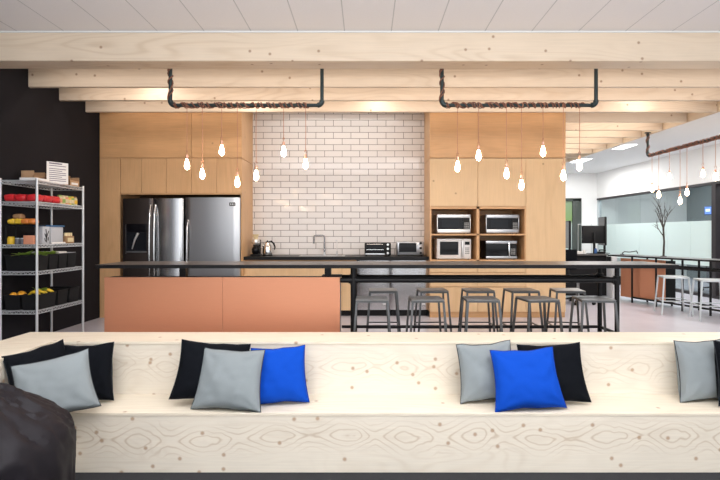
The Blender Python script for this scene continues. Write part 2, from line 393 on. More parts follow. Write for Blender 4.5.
# beams
def beam(y0, y1, x0, x1, label, z0=ZB):
    o = MB().box(x0, x1, y0, y1, z0, ZC-.001, .006, 1).make('ceiling_beam', 'beam_wood')
    return tag(o, label, 'beam', None)
beam(5.09, 5.328, -4.05, 7.2, 'widest pale plywood beam, nearest, dropping below the white ceiling boards')
beam(5.99, 6.035, -4.05, 5.11, 'thin pale plywood beam, next one behind the wide front beam')
beam(6.59, 6.635, -4.05, 5.09, 'thin plywood beam, second behind the wide front beam')
beam(7.21, 7.255, -4.05, 5.07, 'thin plywood beam just in front of the tall cabinets and tiled wall')
for i in range(10):
    y = 7.86+i*.615
    L = ['first', 'second', 'third', 'fourth', 'fifth', 'sixth', 'seventh', 'eighth', 'ninth', 'farthest'][i]
    beam(y, y+.045, 3.025, 5.125-(y-5.3)*.031, 'short plywood beam right of the tall cabinet, %s of the row going back' % L)

# ceiling lamps in the office soffit
for (x0, x1, y0, y1, lab) in ((5.07, 5.29, 9.75, 10.3, 'white rectangular ceiling light, the nearer one above the office, right of the beams'),
                              (4.98, 5.25, 11.6, 12.2, 'white rectangular ceiling light, the farther one, low beside the birch cabinet edge')):
    t = thing('ceiling_light', lab, 'ceiling light', (0, 0, 0), 0)
    MB().box(x0-.01, x1+.01, y0-.01, y1+.01, ZB-.012, ZB-.001).make('frame', 'bracket_white', t)
    MB().box(x0, x1, y0, y1, ZB-.016, ZB-.0125).make('diffuser', 'lamp_glow', t)

# ================================================================== CABINETS
s66 = CW
def front(mb, x0, x1, z0, z1, y=CW, t=.02, bev=.002): return mb.box(x0, x1, y, y+t, z0, z1, bev, 1)
xl = [PX(v, CW) for v in (100, 120.7, 141.5, 166.3, 191.5, 216.8, 241.6)]
z1, z2 = PZ(158, CW), PZ(194.5, CW)
t = thing('fridge_cabinet', 'tall birch cabinet wall around the two refrigerators at left', 'cabinet')
cb_ = MB().box(xl[0]-.02, xl[1]-.03, CW+.022, TW, 0, ZC-.002).box(xl[6]-.02, xl[6], CW+.022, TW, 0, z1-.004).box(xl[1]-.03, xl[6]-.02, CW+.022, TW, z2+.02, ZC-.002).box(xl[6]-.02, xl[6], CW+.022, TW, z1+.004, ZC-.002)
cb_.make('body', 'birch_side', t)
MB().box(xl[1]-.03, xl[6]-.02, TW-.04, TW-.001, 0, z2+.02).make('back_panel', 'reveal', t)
MB().box(xl[1]-.005, xl[6]-.02, CW+.0, CW+.021, z2, z2+.018).make('bottom_rail', 'birch_wide', t)
front(MB(), xl[0], xl[1]-.008, 0, z1-.006).make('side_panel', 'birch', t)
front(MB(), xl[0], xl[4]-.002, z1+.003, ZC-.002, CW-.004).make('upper_panel', 'birch_wide', t)
front(MB(), xl[4]+.002, xl[6], z1+.003, ZC-.002, CW-.004).make('upper_panel', 'birch_wide', t)
for i in range(1, 6):
    front(MB(), xl[i]+.002, xl[i+1]-.002, z2+.022, z1-.006).make('door', 'birch', t)

# fridges
def handle(x, y, z0, z1, r=.013, bow=.055):
    pts = [(x, y, z0)]+[(x, y-bow*math.sin(PI*min(1, max(0, k/14)))**.35, z0+(z1-z0)*k/14) for k in range(1, 14)]+[(x, y, z1)]
    return MB().sweep(pts, r, 10)
def curved_door(x0, x1, y, z0, z1, bulge, th=.06, bev=.02, n=16):
    """slab whose front bows towards the room"""
    poly = []
    for k in range(n+1):
        u = k/n; e = min(u, 1-u)*(x1-x0)
        round_ = (1-math.sqrt(max(0, 1-(1-min(1, e/bev))**2)))*bev
        poly.append((x0+u*(x1-x0), y-bulge*math.sin(PI*u)+round_))
    poly += [(x1, y+th), (x0, y+th)]
    return MB().prism(poly, z0, z1)
YF = 7.50
fx0, fxm, fx1 = PX(122.3, YF), PX(153.2, YF), PX(183, YF); zt = PZ(198.5, YF)
t = thing('refrigerator', 'side by side refrigerator with wall reflection painted dark on left door, and water dispenser', 'refrigerator')
MB().box(fx0+.005, fx1-.005, YF+.065, 8.2, .03, zt-.015, .006).make('body', 'dark_steel_reflection', t)
dl = curved_door(fx0, fxm-.004, YF, .09, zt, .016).make('freezer_door', 'dark_steel_reflection', t)  # reflection of the dark wall is put into this door's colour
dl['label'] = 'left door with dark wall reflection painted in'
dr = curved_door(fxm+.004, fx1, YF, .09, zt, .022).make('fridge_door', 'steel', t)
dr['label'] = 'stainless steel right door'
handle(fxm-.035, YF-.008, PZ(276, YF)-.25, PZ(205, YF), .013).make('handle', 'steel_bright', t)
handle(fxm+.035, YF-.008, PZ(276, YF)-.25, PZ(205, YF), .013).make('handle', 'steel_bright', t)
a, b_ = PX(127, YF), PX(147, YF)
dsp = MB().box(a, b_, YF-.024, YF+.01, PZ(232, YF), PZ(224, YF), .003).make('dispenser', 'black_glass', t)
MB().box(a, b_, YF-.022, YF-.016, PZ(251, YF), PZ(232, YF)-.003).make('dispenser_recess', 'screen_glass', dsp)
MB().sweep([(PX(139, YF), YF-.03, PZ(233, YF)), (PX(136, YF), YF-.045, PZ(240, YF)), (PX(133, YF), YF-.03, PZ(249, YF))], [.018, .014, .008], 10).make('spout', 'steel_light', dsp)
MB().box(a-.012, a-.006, YF-.02, YF-.01, PZ(254, YF), PZ(224, YF)).box(a-.006, b_, YF-.03, YF-.012, PZ(252.5, YF), PZ(251, YF)).make('drip_tray', 'steel_satin', dsp)
MB().box(fx0+.02, fx1-.02, YF+.05, YF+.07, .03, .085).make('grille', 'black_plastic', t)
fx2, fx3 = PX(185, YF), PX(239.5, YF); zt2 = PZ(197.5, YF)
t = thing('refrigerator', 'single door stainless refrigerator with long left handle and small badge', 'refrigerator')
MB().box(fx2+.005, fx3-.005, YF+.065, 8.2, .03, zt2-.015, .006).make('body', 'dark_steel_reflection', t)
curved_door(fx2, fx3, YF, .09, zt2, .012).make('door', 'steel_satin', t)
handle(fx2+.045, YF-.004, PZ(276, YF)-.3, PZ(220, YF), .011, .05).make('handle', 'steel_bright', t)
bd = MB().box(PX(229.5, YF), PX(235.5, YF), YF-.012, YF+.002, PZ(206, YF), PZ(202.5, YF), .001, 1).make('badge', 'black_plastic', t)
for k in range(3):
    x = PX(230.6+1.6*k, YF); MB().box(x, x+.012, YF-.0135, YF-.0115, PZ(205.2, YF), PZ(203.4, YF)).make('badge_mark', 'steel_light', bd)
MB().box(fx2+.02, fx3-.02, YF+.05, YF+.07, .03, .085).make('grille', 'black_plastic', t)

# right tall cabinet with microwave niches
xr = [PX(v, CW) for v in (430, 477.8, 526, 565.6)]
t = thing('microwave_cabinet', 'tall birch cabinet block with four microwave niches at right', 'cabinet')
zn = [PZ(v, CW) for v in (206.5, 208.8, 233.8, 235.4, 259.8, 261.6)]
bw = MB().box(xr[0], xr[3], CW+.022, TW, zn[0], z1-.004).box(xr[0], xr[3], CW+.022, TW, z1+.004, ZC-.002).box(xr[0], xr[3], CW+.022, TW, .08, zn[5]).box(xr[2]+.001, xr[3], CW+.022, TW, zn[5], zn[0])
bw.make('body', 'birch_side', t)
ny0 = CW+.002
nc = MB().box(xr[0], xr[0]+.022, ny0, TW, zn[5], zn[0]).box(xr[1]-.018, xr[1]+.024, ny0, TW-.1, zn[5], zn[0]).box(xr[2]-.02, xr[2], ny0, TW, zn[5], zn[0])
nc.box(xr[0]+.022, xr[2]-.02, ny0, TW-.1, zn[5], zn[4]).box(xr[0]+.022, xr[2]-.02, ny0, TW-.1, zn[3], zn[2]).box(xr[0]+.022, xr[2]-.02, ny0, TW-.1, zn[1], zn[0])
nc.make('niche_shelves', 'birch_wide', t)
MB().box(xr[0]+.022, xr[2]-.02, TW-.1, TW-.08, zn[5], zn[0]).make('niche_back', 'birch_wide', t)
front(MB(), xr[0], xr[1]-.002, z1+.003, ZC-.002, CW-.004).make('upper_panel', 'birch_wide', t)
front(MB(), xr[1]+.002, xr[3], z1+.003, ZC-.002, CW-.004).make('upper_panel', 'birch_wide', t)
front(MB(), xr[0], xr[1]-.002, zn[0]+.006, z1-.006).make('door', 'birch_pale', t)
front(MB(), xr[1]+.002, xr[2]-.002, zn[0]+.006, z1-.006).make('door', 'birch_pale', t)
front(MB(), xr[2]+.002, xr[3], .09, z1-.006).make('tall_door', 'birch_pale', t)
za, zb, zc = PZ(272.8, CW), PZ(287, CW), PZ(312, CW)
for a, b_ in ((xr[0], xr[1]), (xr[1], xr[2])):
    front(MB(), a+.002, b_-.002, za+.006, zn[5]-.002).make('drawer', 'birch_pale', t)
    front(MB(), a+.002, b_-.002, zb+.006, za-.006).make('drawer', 'birch_pale', t)
    front(MB(), a+.002, b_-.002, .09, zb-.006).make('door', 'birch_pale', t)
MB().box(xr[0], xr[3], CW+.03, CW+.05, 0, .088).make('plinth', 'birch_wide', t)

# microwaves
def microwave(x0, x1, y0, y1, label, style):
    D = CW+.10
    X0, X1, Z1 = PX(x0, D), PX(x1, D), PZ(y0, D)
    Z0 = PZ(y1, D); base = zn[3] if y1 < 236 else zn[5]
    base = (zn[2] if y1 < 236 else zn[4])
    Z1 += base-Z0+.012; Z0 = base+.012
    t = thing('microwave', label, 'microwave', (0, 0, 0))
    W = X1-X0; h = Z1-Z0
    mat = {'a': 'steel_light', 'b': 'steel_satin', 'c': 'paper', 'd': 'steel_satin'}[style]
    MB().box(X0, X1, D+.02, D+.40, Z0, Z1, .006).make('body', mat if style != 'd' else 'black_plastic', t)
    f = .78 if style != 'c' else .80
    if style in 'ab':
        MB().box(X0, X1, D, D+.02, Z1-h*.18, Z1, .003).box(X0, X1, D, D+.02, Z0, Z0+h*.20, .003).box(X0, X0+.012, D, D+.02, Z0, Z1, .002).box(X1-.012, X1, D, D+.02, Z0, Z1, .002).make('trim_frame', mat, t)
        dd = MB().box(X0+.012, X0+W*f, D+.003, D+.02, Z0+h*.2, Z1-h*.18).make('door', 'black_glass', t)
        MB().box(X0+.07, X0+W*f-.06, D+.001, D+.003, Z0+h*.3, Z1-h*.28).make('door_window', 'screen_glass', dd)
        pn = MB().box(X0+W*f+.004, X1-.012, D+.003, D+.02, Z0+h*.2, Z1-h*.18).make('control_panel', 'black_plastic', t)
    elif style == 'c':
        dd = MB().box(X0, X0+W*f-.05, D, D+.02, Z0, Z1, .004).make('door', 'bracket_white', t)
        MB().box(X0+.045, X0+W*f-.09, D-.002, D+.001, Z0+h*.19, Z1-h*.14).make('door_window', 'black_glass', dd)
        MB().box(X0+W*f-.04, X0+W*f-.015, D-.02, D+.02, Z0+.02, Z1-.02, .006).make('handle', 'steel_light', t)
        pn = MB().box(X0+W*f-.01, X1, D, D+.02, Z0, Z1, .004).make('control_panel', 'bracket_white', t)
        MB().box(X0+W*f+.01, X1-.02, D-.002, D+.001, Z1-h*.30, Z1-h*.14).make('display', 'black_glass', pn)
    else:
        MB().box(X0, X1, D, D+.02, Z1-h*.16, Z1, .003).box(X0, X1, D-.01, D+.02, Z0, Z0+h*.14, .004).make('trim_frame', mat, t)
        dd = MB().box(X0+.004, X0+W*.70, D+.001, D+.02, Z0+h*.14, Z1-h*.16).make('door', 'black_glass', t)
        MB().box(X0+W*.71, X0+W*.76, D-.03, D+.02, Z0+h*.1, Z1-h*.1, .006).make('handle', 'steel_bright', t)
        pn = MB().box(X0+W*.77, X1-.004, D+.001, D+.02, Z0+h*.14, Z1-h*.16).make('control_panel', 'black_plastic', t)
    px0 = X0+W*f+.012 if style != 'd' else X0+W*.80; px1 = X1-.024
    for r in range(4):
        for c in range(3):
            cw = (px1-px0)/3
            zz = Z0+h*(.24+.09*r)
            MB().box(px0+c*cw+.002, px0+(c+1)*cw-.002, D-.001+(0.001 if style=='x' else 0), D+.004, zz, zz+h*.055).make('button', 'grey_plastic', pn)
    for sx in (X0+.03, X1-.03):
        for sy in (D+.05, D+.35):
            MB().cyl((sx, sy, Z0-.012), (sx, sy, Z0+.001), .012, 8).make('foot', 'black_plastic', t)
microwave(437, 470.7, 213, 231.5, 'silver microwave in the upper left niche', 'a')
microwave(486, 519.3, 213.5, 231.8, 'grey steel microwave in the upper right niche', 'b')
microwave(437, 471, 239, 258.8, 'white microwave in the lower left niche', 'c')
microwave(486, 517, 240, 257.8, 'black and silver microwave with vertical handle in lower right niche', 'd')

# base cabinets and counter between the tall blocks
YB = 7.72
bx0, bx1 = xl[6]+.002, xr[0]-.002
tz = .92
t = thing('base_cabinet', 'low birch base cabinet with drawers under the black worktop', 'cabinet')
dx0 = PX(356.5, YB)
MB().box(bx0, dx0-.004, YB+.022, TW-.01, .09, tz-.052).make('body', 'birch_side', t)
MB().box(bx0, dx0-.004, YB+.06, YB+.08, 0, .09).make('plinth', 'black_plastic', t)
xs = [bx0, PX(292, YB), PX(342, YB), dx0-.004]
for i in range(3):
    if i < 2:
        front(MB(), xs[i]+.002, xs[i+1]-.002, tz-.17, tz-.075, YB).make('drawer', 'birch_pale', t)
        front(MB(), xs[i]+.002, xs[i+1]-.002, .09, tz-.18, YB).make('door', 'birch_pale', t)
    else:
        front(MB(), xs[i]+.002, xs[i+1]-.002, .09, tz-.075, YB).make('door', 'birch_pale', t)
wt = MB().box(bx0, bx1, YB-.03, TW-.001, tz-.05, tz, .003, 1).make('worktop', 'black_top')
tag(wt, 'long black worktop along the white tiled wall', 'worktop')
dm = PX(389.6, YB)
for a, b_, lab in ((dx0, dm-.003, 'stainless dishwasher under the worktop, the left one of the pair'), (dm+.003, bx1-.002, 'stainless dishwasher under the worktop, right one beside the birch cabinet')):
    t = thing('dishwasher', lab, 'dishwasher')
    MB().box(a, b_, YB+.03, TW-.05, .1, tz-.055).make('body', 'black_plastic', t)
    curved_door(a, b_, YB-.005, .10, tz-.06, .008, .034, .008).make('door', 'steel', t)
    MB().box(a+.01, b_-.01, YB+.05, YB+.07, 0, .1).make('kick_plate', 'black_plastic', t)
    MB().sweep([(a+.05, YB-.006, tz-.11), (a+.05, YB-.05, tz-.11), (b_-.05, YB-.05, tz-.11), (b_-.05, YB-.006, tz-.11)], .008, 8).make('handle', 'steel_bright', t)
    MB().box(b_-.10, b_-.055, YB-.015, YB, .185, .197).make('badge', 'bracket_white', t)

# sink, faucet
t = thing('sink', 'inset stainless sink bowl rim in the black worktop below the tap', 'sink')
MB().box(PX(300, 8), PX(345, 8), 7.84, 8.14, tz+.0005, tz+.006, .002, 1).make('rim', 'steel_light', t)
MB().box(PX(303, 8), PX(342, 8), 7.87, 8.11, tz+.004, tz+.0075).make('bowl', 'steel_satin', t)
YW = 8.2
def fx(x): return PX(x, YW)
t = thing('faucet', 'tall chrome square neck kitchen tap in front of the tiles', 'faucet')
X = fx(324.5); top = PZ(235.5, YW)
pts = [(X, YW, tz), (X, YW, top-.03), (X-.009, YW, top-.009), (X-.03, YW, top), (fx(314)+.03, YW-.02, top), (fx(314)+.009, YW-.022, top-.009), (fx(314), YW-.024, top-.03), (fx(314), YW-.024, PZ(243.5, YW))]
MB().sweep(pts, .014, 10).make('neck', 'tap_metal', t)
MB().cyl((X, YW, tz+.0005), (X, YW, tz+.06), .02).cyl((X, YW, tz), (X, YW, tz+.012), .03).make('base', 'chrome_wire', t)
MB().cyl((X, YW, tz+.09), (X-.045, YW-.01, tz+.11), .006, 8).cyl((X-.02, YW, tz+.09), (X+.02, YW, tz+.09), .017).make('lever', 'tap_metal', t)
t = thing('soap_dispenser', 'slim upright soap pump right of the chrome tap', 'soap dispenser')
X = fx(337)
MB().cyl((X, YW, tz+.0005), (X, YW, tz+.07), .012).make('base', 'chrome_wire', t)
MB().cyl((X, YW, tz+.07), (X, YW, PZ(240.5, YW)), .006, 8).make('stem', 'bracket_white', t)
MB().cyl((X, YW+.004, PZ(240.5, YW)), (X-.02, YW-.04, PZ(240.3, YW)), .006, 8).make('nozzle', 'chrome_wire', t)
# coffee maker
YK = 8.0
X = PX(256, YK)
t = thing('coffee_maker', 'black coffee maker with glass jug at left end of worktop', 'coffee maker')
MB().box(X-.075, X+.075, YK-.09, YK+.11, tz+.0005, tz+.03, .01).make('base', 'black_plastic', t)
MB().lathe([(.045, .031), (.062, .06), (.064, .11), (.04, .15), (.034, .17)], (X, YK-.02, tz), 20).make('jug', 'black_glass', t)
MB().box(X-.06, X+.06, YK+.05, YK+.10, tz+.03, tz+.26, .008).make('column', 'black_plastic', t)
MB().lathe([(.045, .172), (.062, .19), (.066, .235), (.055, .262)], (X, YK-.01, tz), 20).make('filter_holder', 'steel_light', t)
MB().lathe([(.03, .263), (.034, .28), (.038, .30), (.052, .34), (.05, .345), (.03, .345)], (X-.005, YK, tz), 20).make('hopper', 'cream_pack', t)
MB().sweep([(X+.05, YK-.05, tz+.14), (X+.085, YK-.06, tz+.13), (X+.085, YK-.06, tz+.07), (X+.058, YK-.05, tz+.06)], .008, 8).make('jug_handle', 'black_plastic', t)
# kettle
X = PX(267.5, YK)
t = thing('kettle', 'rounded steel electric kettle with black handle beside the coffee maker', 'kettle')
MB().lathe([(.078, .0005), (.08, .015), (.074, .022)], (X, YK, tz), 20).make('power_base', 'black_plastic', t)
MB().lathe([(.072, .023), (.076, .05), (.074, .10), (.062, .16), (.045, .20), (.03, .215)], (X, YK, tz), 24).make('body', 'steel_bright', t)
MB().lathe([(.03, .215), (.028, .228), (.010, .232), (.012, .245), (.003, .248)], (X, YK, tz), 16).make('lid', 'black_plastic', t)
MB().sweep([(X+.02, YK, tz+.225), (X+.06, YK-.01, tz+.235), (X+.10, YK-.01, tz+.20), (X+.122, YK-.01, tz+.14), (X+.115, YK-.01, tz+.10)], [.010, .013, .014, .012, .009], 10).make('handle', 'black_plastic', t)
MB().sweep([(X-.05, YK, tz+.14), (X-.085, YK, tz+.175)], [.02, .010], 10).make('spout', 'steel_bright', t)
# toaster ovens
def toaster(x0, x1, y0, lab, mat, dark):
    D = 7.86; X0, X1 = PX(x0, D), PX(x1, D); Z1 = PZ(y0, D)
    t = thing('toaster_oven', lab, 'toaster oven'); Z0 = tz+.015
    MB().box(X0, X1, D+.015, D+.30, Z0, Z1, .012).make('body', mat, t)
    xs_ = X0+(X1-X0)*.76
    dd = MB().box(X0+.012, xs_, D, D+.015, Z0+.018, Z1-.008, .003).make('door', mat, t)
    MB().box(X0+.03, xs_-.018, D-.002, D+.001, Z0+.05, Z1-.028).make('door_window', 'black_glass', dd)
    MB().sweep([(X0+.04, D, Z1-.02), (X0+.04, D-.03, Z1-.02), (xs_-.03, D-.03, Z1-.02), (xs_-.03, D, Z1-.02)], .006, 8).make('handle', 'steel_bright' if dark else 'grey_plastic', dd)
    if dark:
        MB().box(X0+.03, xs_-.018, D-.004, D-.001, Z0+.085, Z0+.092).make('oven_rack', 'steel_bright', dd)
        MB().box(X0+.01, xs_, D-.004, D+.006, Z0+.004, Z0+.03, .002).make('crumb_tray', 'steel_satin', t)
    for k in range(3):
        zc_ = Z0+.035+k*(Z1-Z0-.06)/2
        MB().cyl((xs_+(X1-xs_)/2, D-.012, zc_), (xs_+(X1-xs_)/2, D+.015, zc_), .018, 14).make('knob', 'steel_light' if dark else 'black_plastic', t)
    for sx in (X0+.03, X1-.03):
        for sy in (D+.05, D+.26): MB().cyl((sx, sy, tz+.0005), (sx, sy, Z0+.002), .012, 8).make('foot', 'black_plastic', t)
toaster(364.5, 391, 243, 'black toaster oven with steel knobs on the worktop', 'black_plastic', True)
toaster(397, 424, 241.5, 'grey steel toaster oven at the right end of the worktop', 'steel_satin', False)

# ================================================================== MAIN BAR
BN, BF = 5.05, 5.70
bt = MB().box(PX(95, BN), 3.16, BN, BF, .922, .96, .003, 1).make('bar_top', 'bar_top')
YL, YR = 5.15, 5.53
t = thing('bar_table', 'long dark communal bar table on a black pipe frame with copper front', 'table')
bt.parent = t; bt.name = 'table_top'
MB().box(PX(95, BN), 3.16, BN-.004, BN, .923, .957).make('edge_band', 'black_metal', t)
cx0, cx1, cm = PX(104.3, YL), PX(340, YL), PX(222.6, YL)
ct = PZ(277.2, YL)
cp = thing  # noqa
MB().box(cx0+.01, cx1-.004, YL+.012, YL+.20, .03, ct-.005).make('cabinet_core', 'black_metal', t)
MB().box(cx0, cm-.001, YL, YL+.012, .03, ct, .001, 1).make('copper_panel', 'copper', t)
MB().box(cm+.001, cx1, YL, YL+.012, .03, ct, .001, 1).make('copper_panel', 'copper', t)
MB().box(cx1-.004, cx1, YL+.012, YL+.20, .03, ct-.002).make('end_panel', 'grey_plastic', t)
MB().box(PX(322, 5.25), cx1+.015, YL+.06, YL+.21, ct-.003, ct+.014, .002, 1).make('bracket', 'black_metal', t)
for v in (183.5, 328): MB().box(PX(v-3.2, 5.25), PX(v+3.2, 5.25), YL+.07, YL+.13, ct-.006, .922).make('post', 'black_metal', t)
lx0, lx1 = PX(353.5, YL), PX(617, YL)
R = .031
for x in (lx0, lx1):
    for y in (YL, YR):
        MB().cyl((x, y, 0), (x, y, .922), R if x == lx0 else .024, 14).cyl((x, y, 0), (x, y, .02), .05, 14).make('leg', 'black_metal', t)
for y in (YL, YR):
    MB().cyl((cx1, y, PZ(280.3, YL)), (lx1, y, PZ(280.3, YL)), .026, 12).make('upper_rail', 'black_metal', t)
    MB().cyl((cx1, y, .245), (lx1, y, .245), .017, 10).make('foot_rail', 'black_metal', t)
for x in (lx0, lx1):
    MB().cyl((x, YL, PZ(280.3, YL)), (x, YR, PZ(280.3, YL)), .022, 10).make('cross_rail', 'black_metal', t)
    MB().cyl((x, YL, .245), (x, YR, .245), .017, 10).make('cross_rail', 'black_metal', t)
for x in (lx0, lx1):
    for y in (YL, YR):
        MB().sweep([(x-.05, y, PZ(280.3, YL)), (x+.05 if x == lx0 else x, y, PZ(280.3, YL))], .034, 12).cyl((x, y, PZ(280.3, YL)-.045), (x, y, PZ(280.3, YL)+.045), .036, 12).make('pipe_fitting', 'black_metal', t)

# stools
def make_stool(name, label, mats, group, hs=.632, w=.32):
    t = thing(name, label, 'stool', group=group)
    a = w/2; b_ = w/2+.035
    st = MB().box(-a, a, -a, a, hs-.010, hs, .004, 1).make('seat', mats[1], t)
    fr = MB()
    for s in (-1, 1):
        fr.bar((-a+.01, s*(a-.01), hs-.018), (a-.01, s*(a-.01), hs-.018), .02, .013).bar((s*(a-.01), -a+.01, hs-.018), (s*(a-.01), a-.01, hs-.018), .02, .013)
    fr.make('seat_frame', mats[0], t)
    for sx in (-1, 1):
        for sy in (-1, 1):
            MB().bar((sx*(a-.01), sy*(a-.01), hs-.02), (sx*b_, sy*b_, 0), .02).make('leg', mats[0], t)
    q = (a-.01)+(b_-a+.01)*(hs-.02-.22)/(hs-.02)
    for s in (-1, 1):
        MB().bar((-q, s*q, .22), (q, s*q, .22), .014).make('stretcher', mats[0], t)
        MB().bar((s*q, -q, .22), (s*q, q, .22), .014).make('stretcher', mats[0], t)
    return t
GN, GF = 'metal stools on the near side of the bar table', 'metal stools on the far side of the bar table'
near = [(.06, .0, 'dark metal stool on the near side of the bar, nearest the copper front'),
        (.60, .02, 'dark metal stool on the near side of the bar, second from the copper front'),
        (1.145, -.03, 'dark metal stool on the near side of the bar, the middle one of five'),
        (1.71, .12, 'dark metal stool on the near side of the bar, second from the right end'),
        (2.275, -.10, 'dark metal stool on the near side at the right end of the bar')]
far = [(.197, 0, 'dark metal stool on the far side of the bar, nearest the copper front'),
       (.765, .03, 'dark metal stool on the far side of the bar, in front of the right dishwasher'),
       (1.29, 0, 'dark metal stool on the far side of the bar, the middle one of five'),
       (1.79, .04, 'dark metal stool on the far side of the bar, second from the right'),
       (2.32, -.12, 'dark metal stool on the far side of the bar, partly beyond the birch cabinet edge')]
proto = None
for lst, D, g in ((near, 5.0, GN), (far, 5.77, GF)):
    for x, rz, lab in lst:
        if proto is None:
            proto = make_stool('bar_stool', lab, ('stool_metal', 'stool_seat'), g); proto.location = (x, D, 0); proto.rotation_euler = (0, 0, rz)
        else: dup(proto, (x, D, 0), rz, lab, g)

# ================================================================== PENDANT RAILS
def coil(mb, a, b, r, pitch, rw, rnd, ph=0):
    a = Vector(a); b = Vector(b); t = (b-a); L = t.length; t.normalize()
    u = t.orthogonal().normalized(); v = t.cross(u); pts = []; ang = ph; k = 0; s = 0
    while s < L:
        pts.append(a+t*s+(u*math.cos(ang)+v*math.sin(ang))*(r+rw*(.8+.9*abs(noise.noise(Vector((s*6, ph, 3)))))))
        p = pitch*(.55+1.2*abs(noise.noise(Vector((s*3.1+ph, rnd, 0)))))
        ang += 2*PI/10; s += p/10
    mb.sweep(pts, rw, 5)
def rail(name_label, a, b, ztop, wrapA=True, wrapB=False, wrapfull=.8, zb_top=None):
    a = Vector(a); b = Vector(b); t = thing('pendant_rail', name_label, 'pendant rail')
    d = (b-a).normalized(); c = .05
    def arc(p, d1, d2, n=5):
        return [p+d1*c*(1-math.sin(PI/2*k/n))+d2*c*(1-math.cos(PI/2*k/n)) for k in range(n+1)]
    up = Vector((0, 0, 1))
    pts = [Vector((a.x, a.y, ztop))]+arc(a, up, d)+arc(b, -d, up)+[Vector((b.x, b.y, ztop))]
    MB().sweep(pts, .020, 12).make('pipe', 'pipe_metal', t)
    for p, dd in ((a, d), (b, -d)):
        MB().sweep(arc(p, up, dd), .029, 12).make('elbow', 'pipe_metal', t)
        MB().cyl((p.x, p.y, ztop-.012), (p.x, p.y, ztop), .05).make('flange', 'pipe_metal', t)
    m1 = MB()
    e = a+(b-a)*wrapfull
    coil(m1, a+d*.04, e, .022, .10, .007, 1.0, 0); coil(m1, a+d*.04, e, .022, .17, .006, 5.0, 2.1); coil(m1, a+d*.05, a+(b-a)*wrapfull*.6, .026, .23, .006, 9.0, 4)
    if wrapA: coil(m1, Vector((a.x, a.y, ztop-.01)), a+up*.03, .020, .20, .007, 3.0, 0); coil(m1, Vector((a.x, a.y, ztop-.01)), a+up*.03, .020, .30, .007, 7.0, 3)
    m1.make('wrapped_cable', 'cable_brown', t)
    return t
D0 = 5.42; PZR = PZ(105.3, D0)
rail('black pipe pendant rail wrapped in copper cable, left one above the bar', (PX(170.5, D0), D0, PZR), (PX(322, D0), D0, PZR), ZC, wrapfull=.92)
rail('black pipe pendant rail wrapped in copper cable, middle one before the microwave cabinet', (PX(442, D0), D0, PZR), (PX(596, D0), D0, PZR), ZC, wrapfull=.92)
XR3 = 4.97
rail('cable wrapped pipe rail running away from the camera at far right', (4.97, 8.82, H+1.38), (5.05, 6.3, H+1.38), 3.06, wrapfull=.98)
def make_pendant(label, group):
    """origin at the top of the bulb socket"""
    t = thing('pendant_bulb', label, 'pendant light', group=group)
    MB().lathe([(.006, -.012), (.013, -.015), (.015, -.035), (.015, -.058), (.012, -.062)], (0, 0, 0), 12).make('socket', 'socket', t)
    MB().lathe([(.011, -.060), (.015, -.078), (.023, -.105), (.0275, -.13), (.027, -.148), (.018, -.168), (.006, -.176)], (0, 0, 0), 14).make('bulb', 'bulb_glow', t)
    MB().sweep([(0, 0, -.012), (.012, 0, .006), (.014, .004, .022), (.002, 0, .034), (-.013, -.004, .02), (-.008, 0, .006), (0, 0, .03), (.002, 0, .05)], .0032, 6).make('cable_knot', 'cord_copper', t)
    return t
def place_pendants(lst, g, fixed=None):
    for (x, y, lab) in lst:
        if fixed is None: D = D0; X = PX(x, D); zr = PZR
        else:
            # intersection of the sight line with the third rail: X = 4.97 + .0317*(8.82-D)
            k = (x-VX)/F; D = (4.97+.0317*8.82)/(k+.0317); X = k*D; zr = H+1.38
        zb = PZ(y, D)+.125
        p = dup(PP, (X, D, zb), random.uniform(0, 6), lab, g)
        MB().sweep([(0, 0, .04), (.002, 0, (zr-zb)*.5), (0, 0, zr-zb-.018)], .0034, 6).make('cord', 'cord_copper', p)
        MB().sweep([(0, .026*math.cos(a), zr-zb+.026*math.sin(a)) for a in [2*PI*k/10 for k in range(10)]], .005, 6, closed=True).make('cord_loop', 'cord_copper', p)
PP = make_pendant('x', 'x')
G1, G2, G3 = 'bare bulbs on the left pipe rail', 'bare bulbs on the middle pipe rail', 'bare bulbs on the far right rail'
O7 = ['leftmost bulb', 'second bulb from the left', 'third bulb from the left', 'middle bulb, fourth from the left', 'third bulb from the right', 'second bulb from the right', 'rightmost bulb']
O7[3] = 'fourth and middle bulb'
pix1 = [(187, 165), (202.3, 174.4), (221.8, 151), (237.3, 182.6), (256.2, 176), (283.7, 152), (305.6, 164.5)]
pix2 = [(457.6, 167), (478.6, 156), (506.6, 174), (521.5, 185.4), (543, 152), (563.4, 176), (579.5, 166)]
pix3 = [(652, 189), (658.8, 195), (669.5, 177), (680, 201), (687, 192.5), (703, 174), (715.4, 177)]
place_pendants([(x, y, 'glowing bare %s on the left pipe rail' % O7[i]) for i, (x, y) in enumerate(pix1)], G1)
place_pendants([(x, y, 'glowing bare %s on the middle pipe rail' % O7[i]) for i, (x, y) in enumerate(pix2)], G2)
place_pendants([(x, y, 'glowing bare %s on the far right rail' % O7[i]) for i, (x, y) in enumerate(pix3)], G3, True)
for c in list(PP.children): bpy.data.objects.remove(c)
bpy.data.objects.remove(PP)

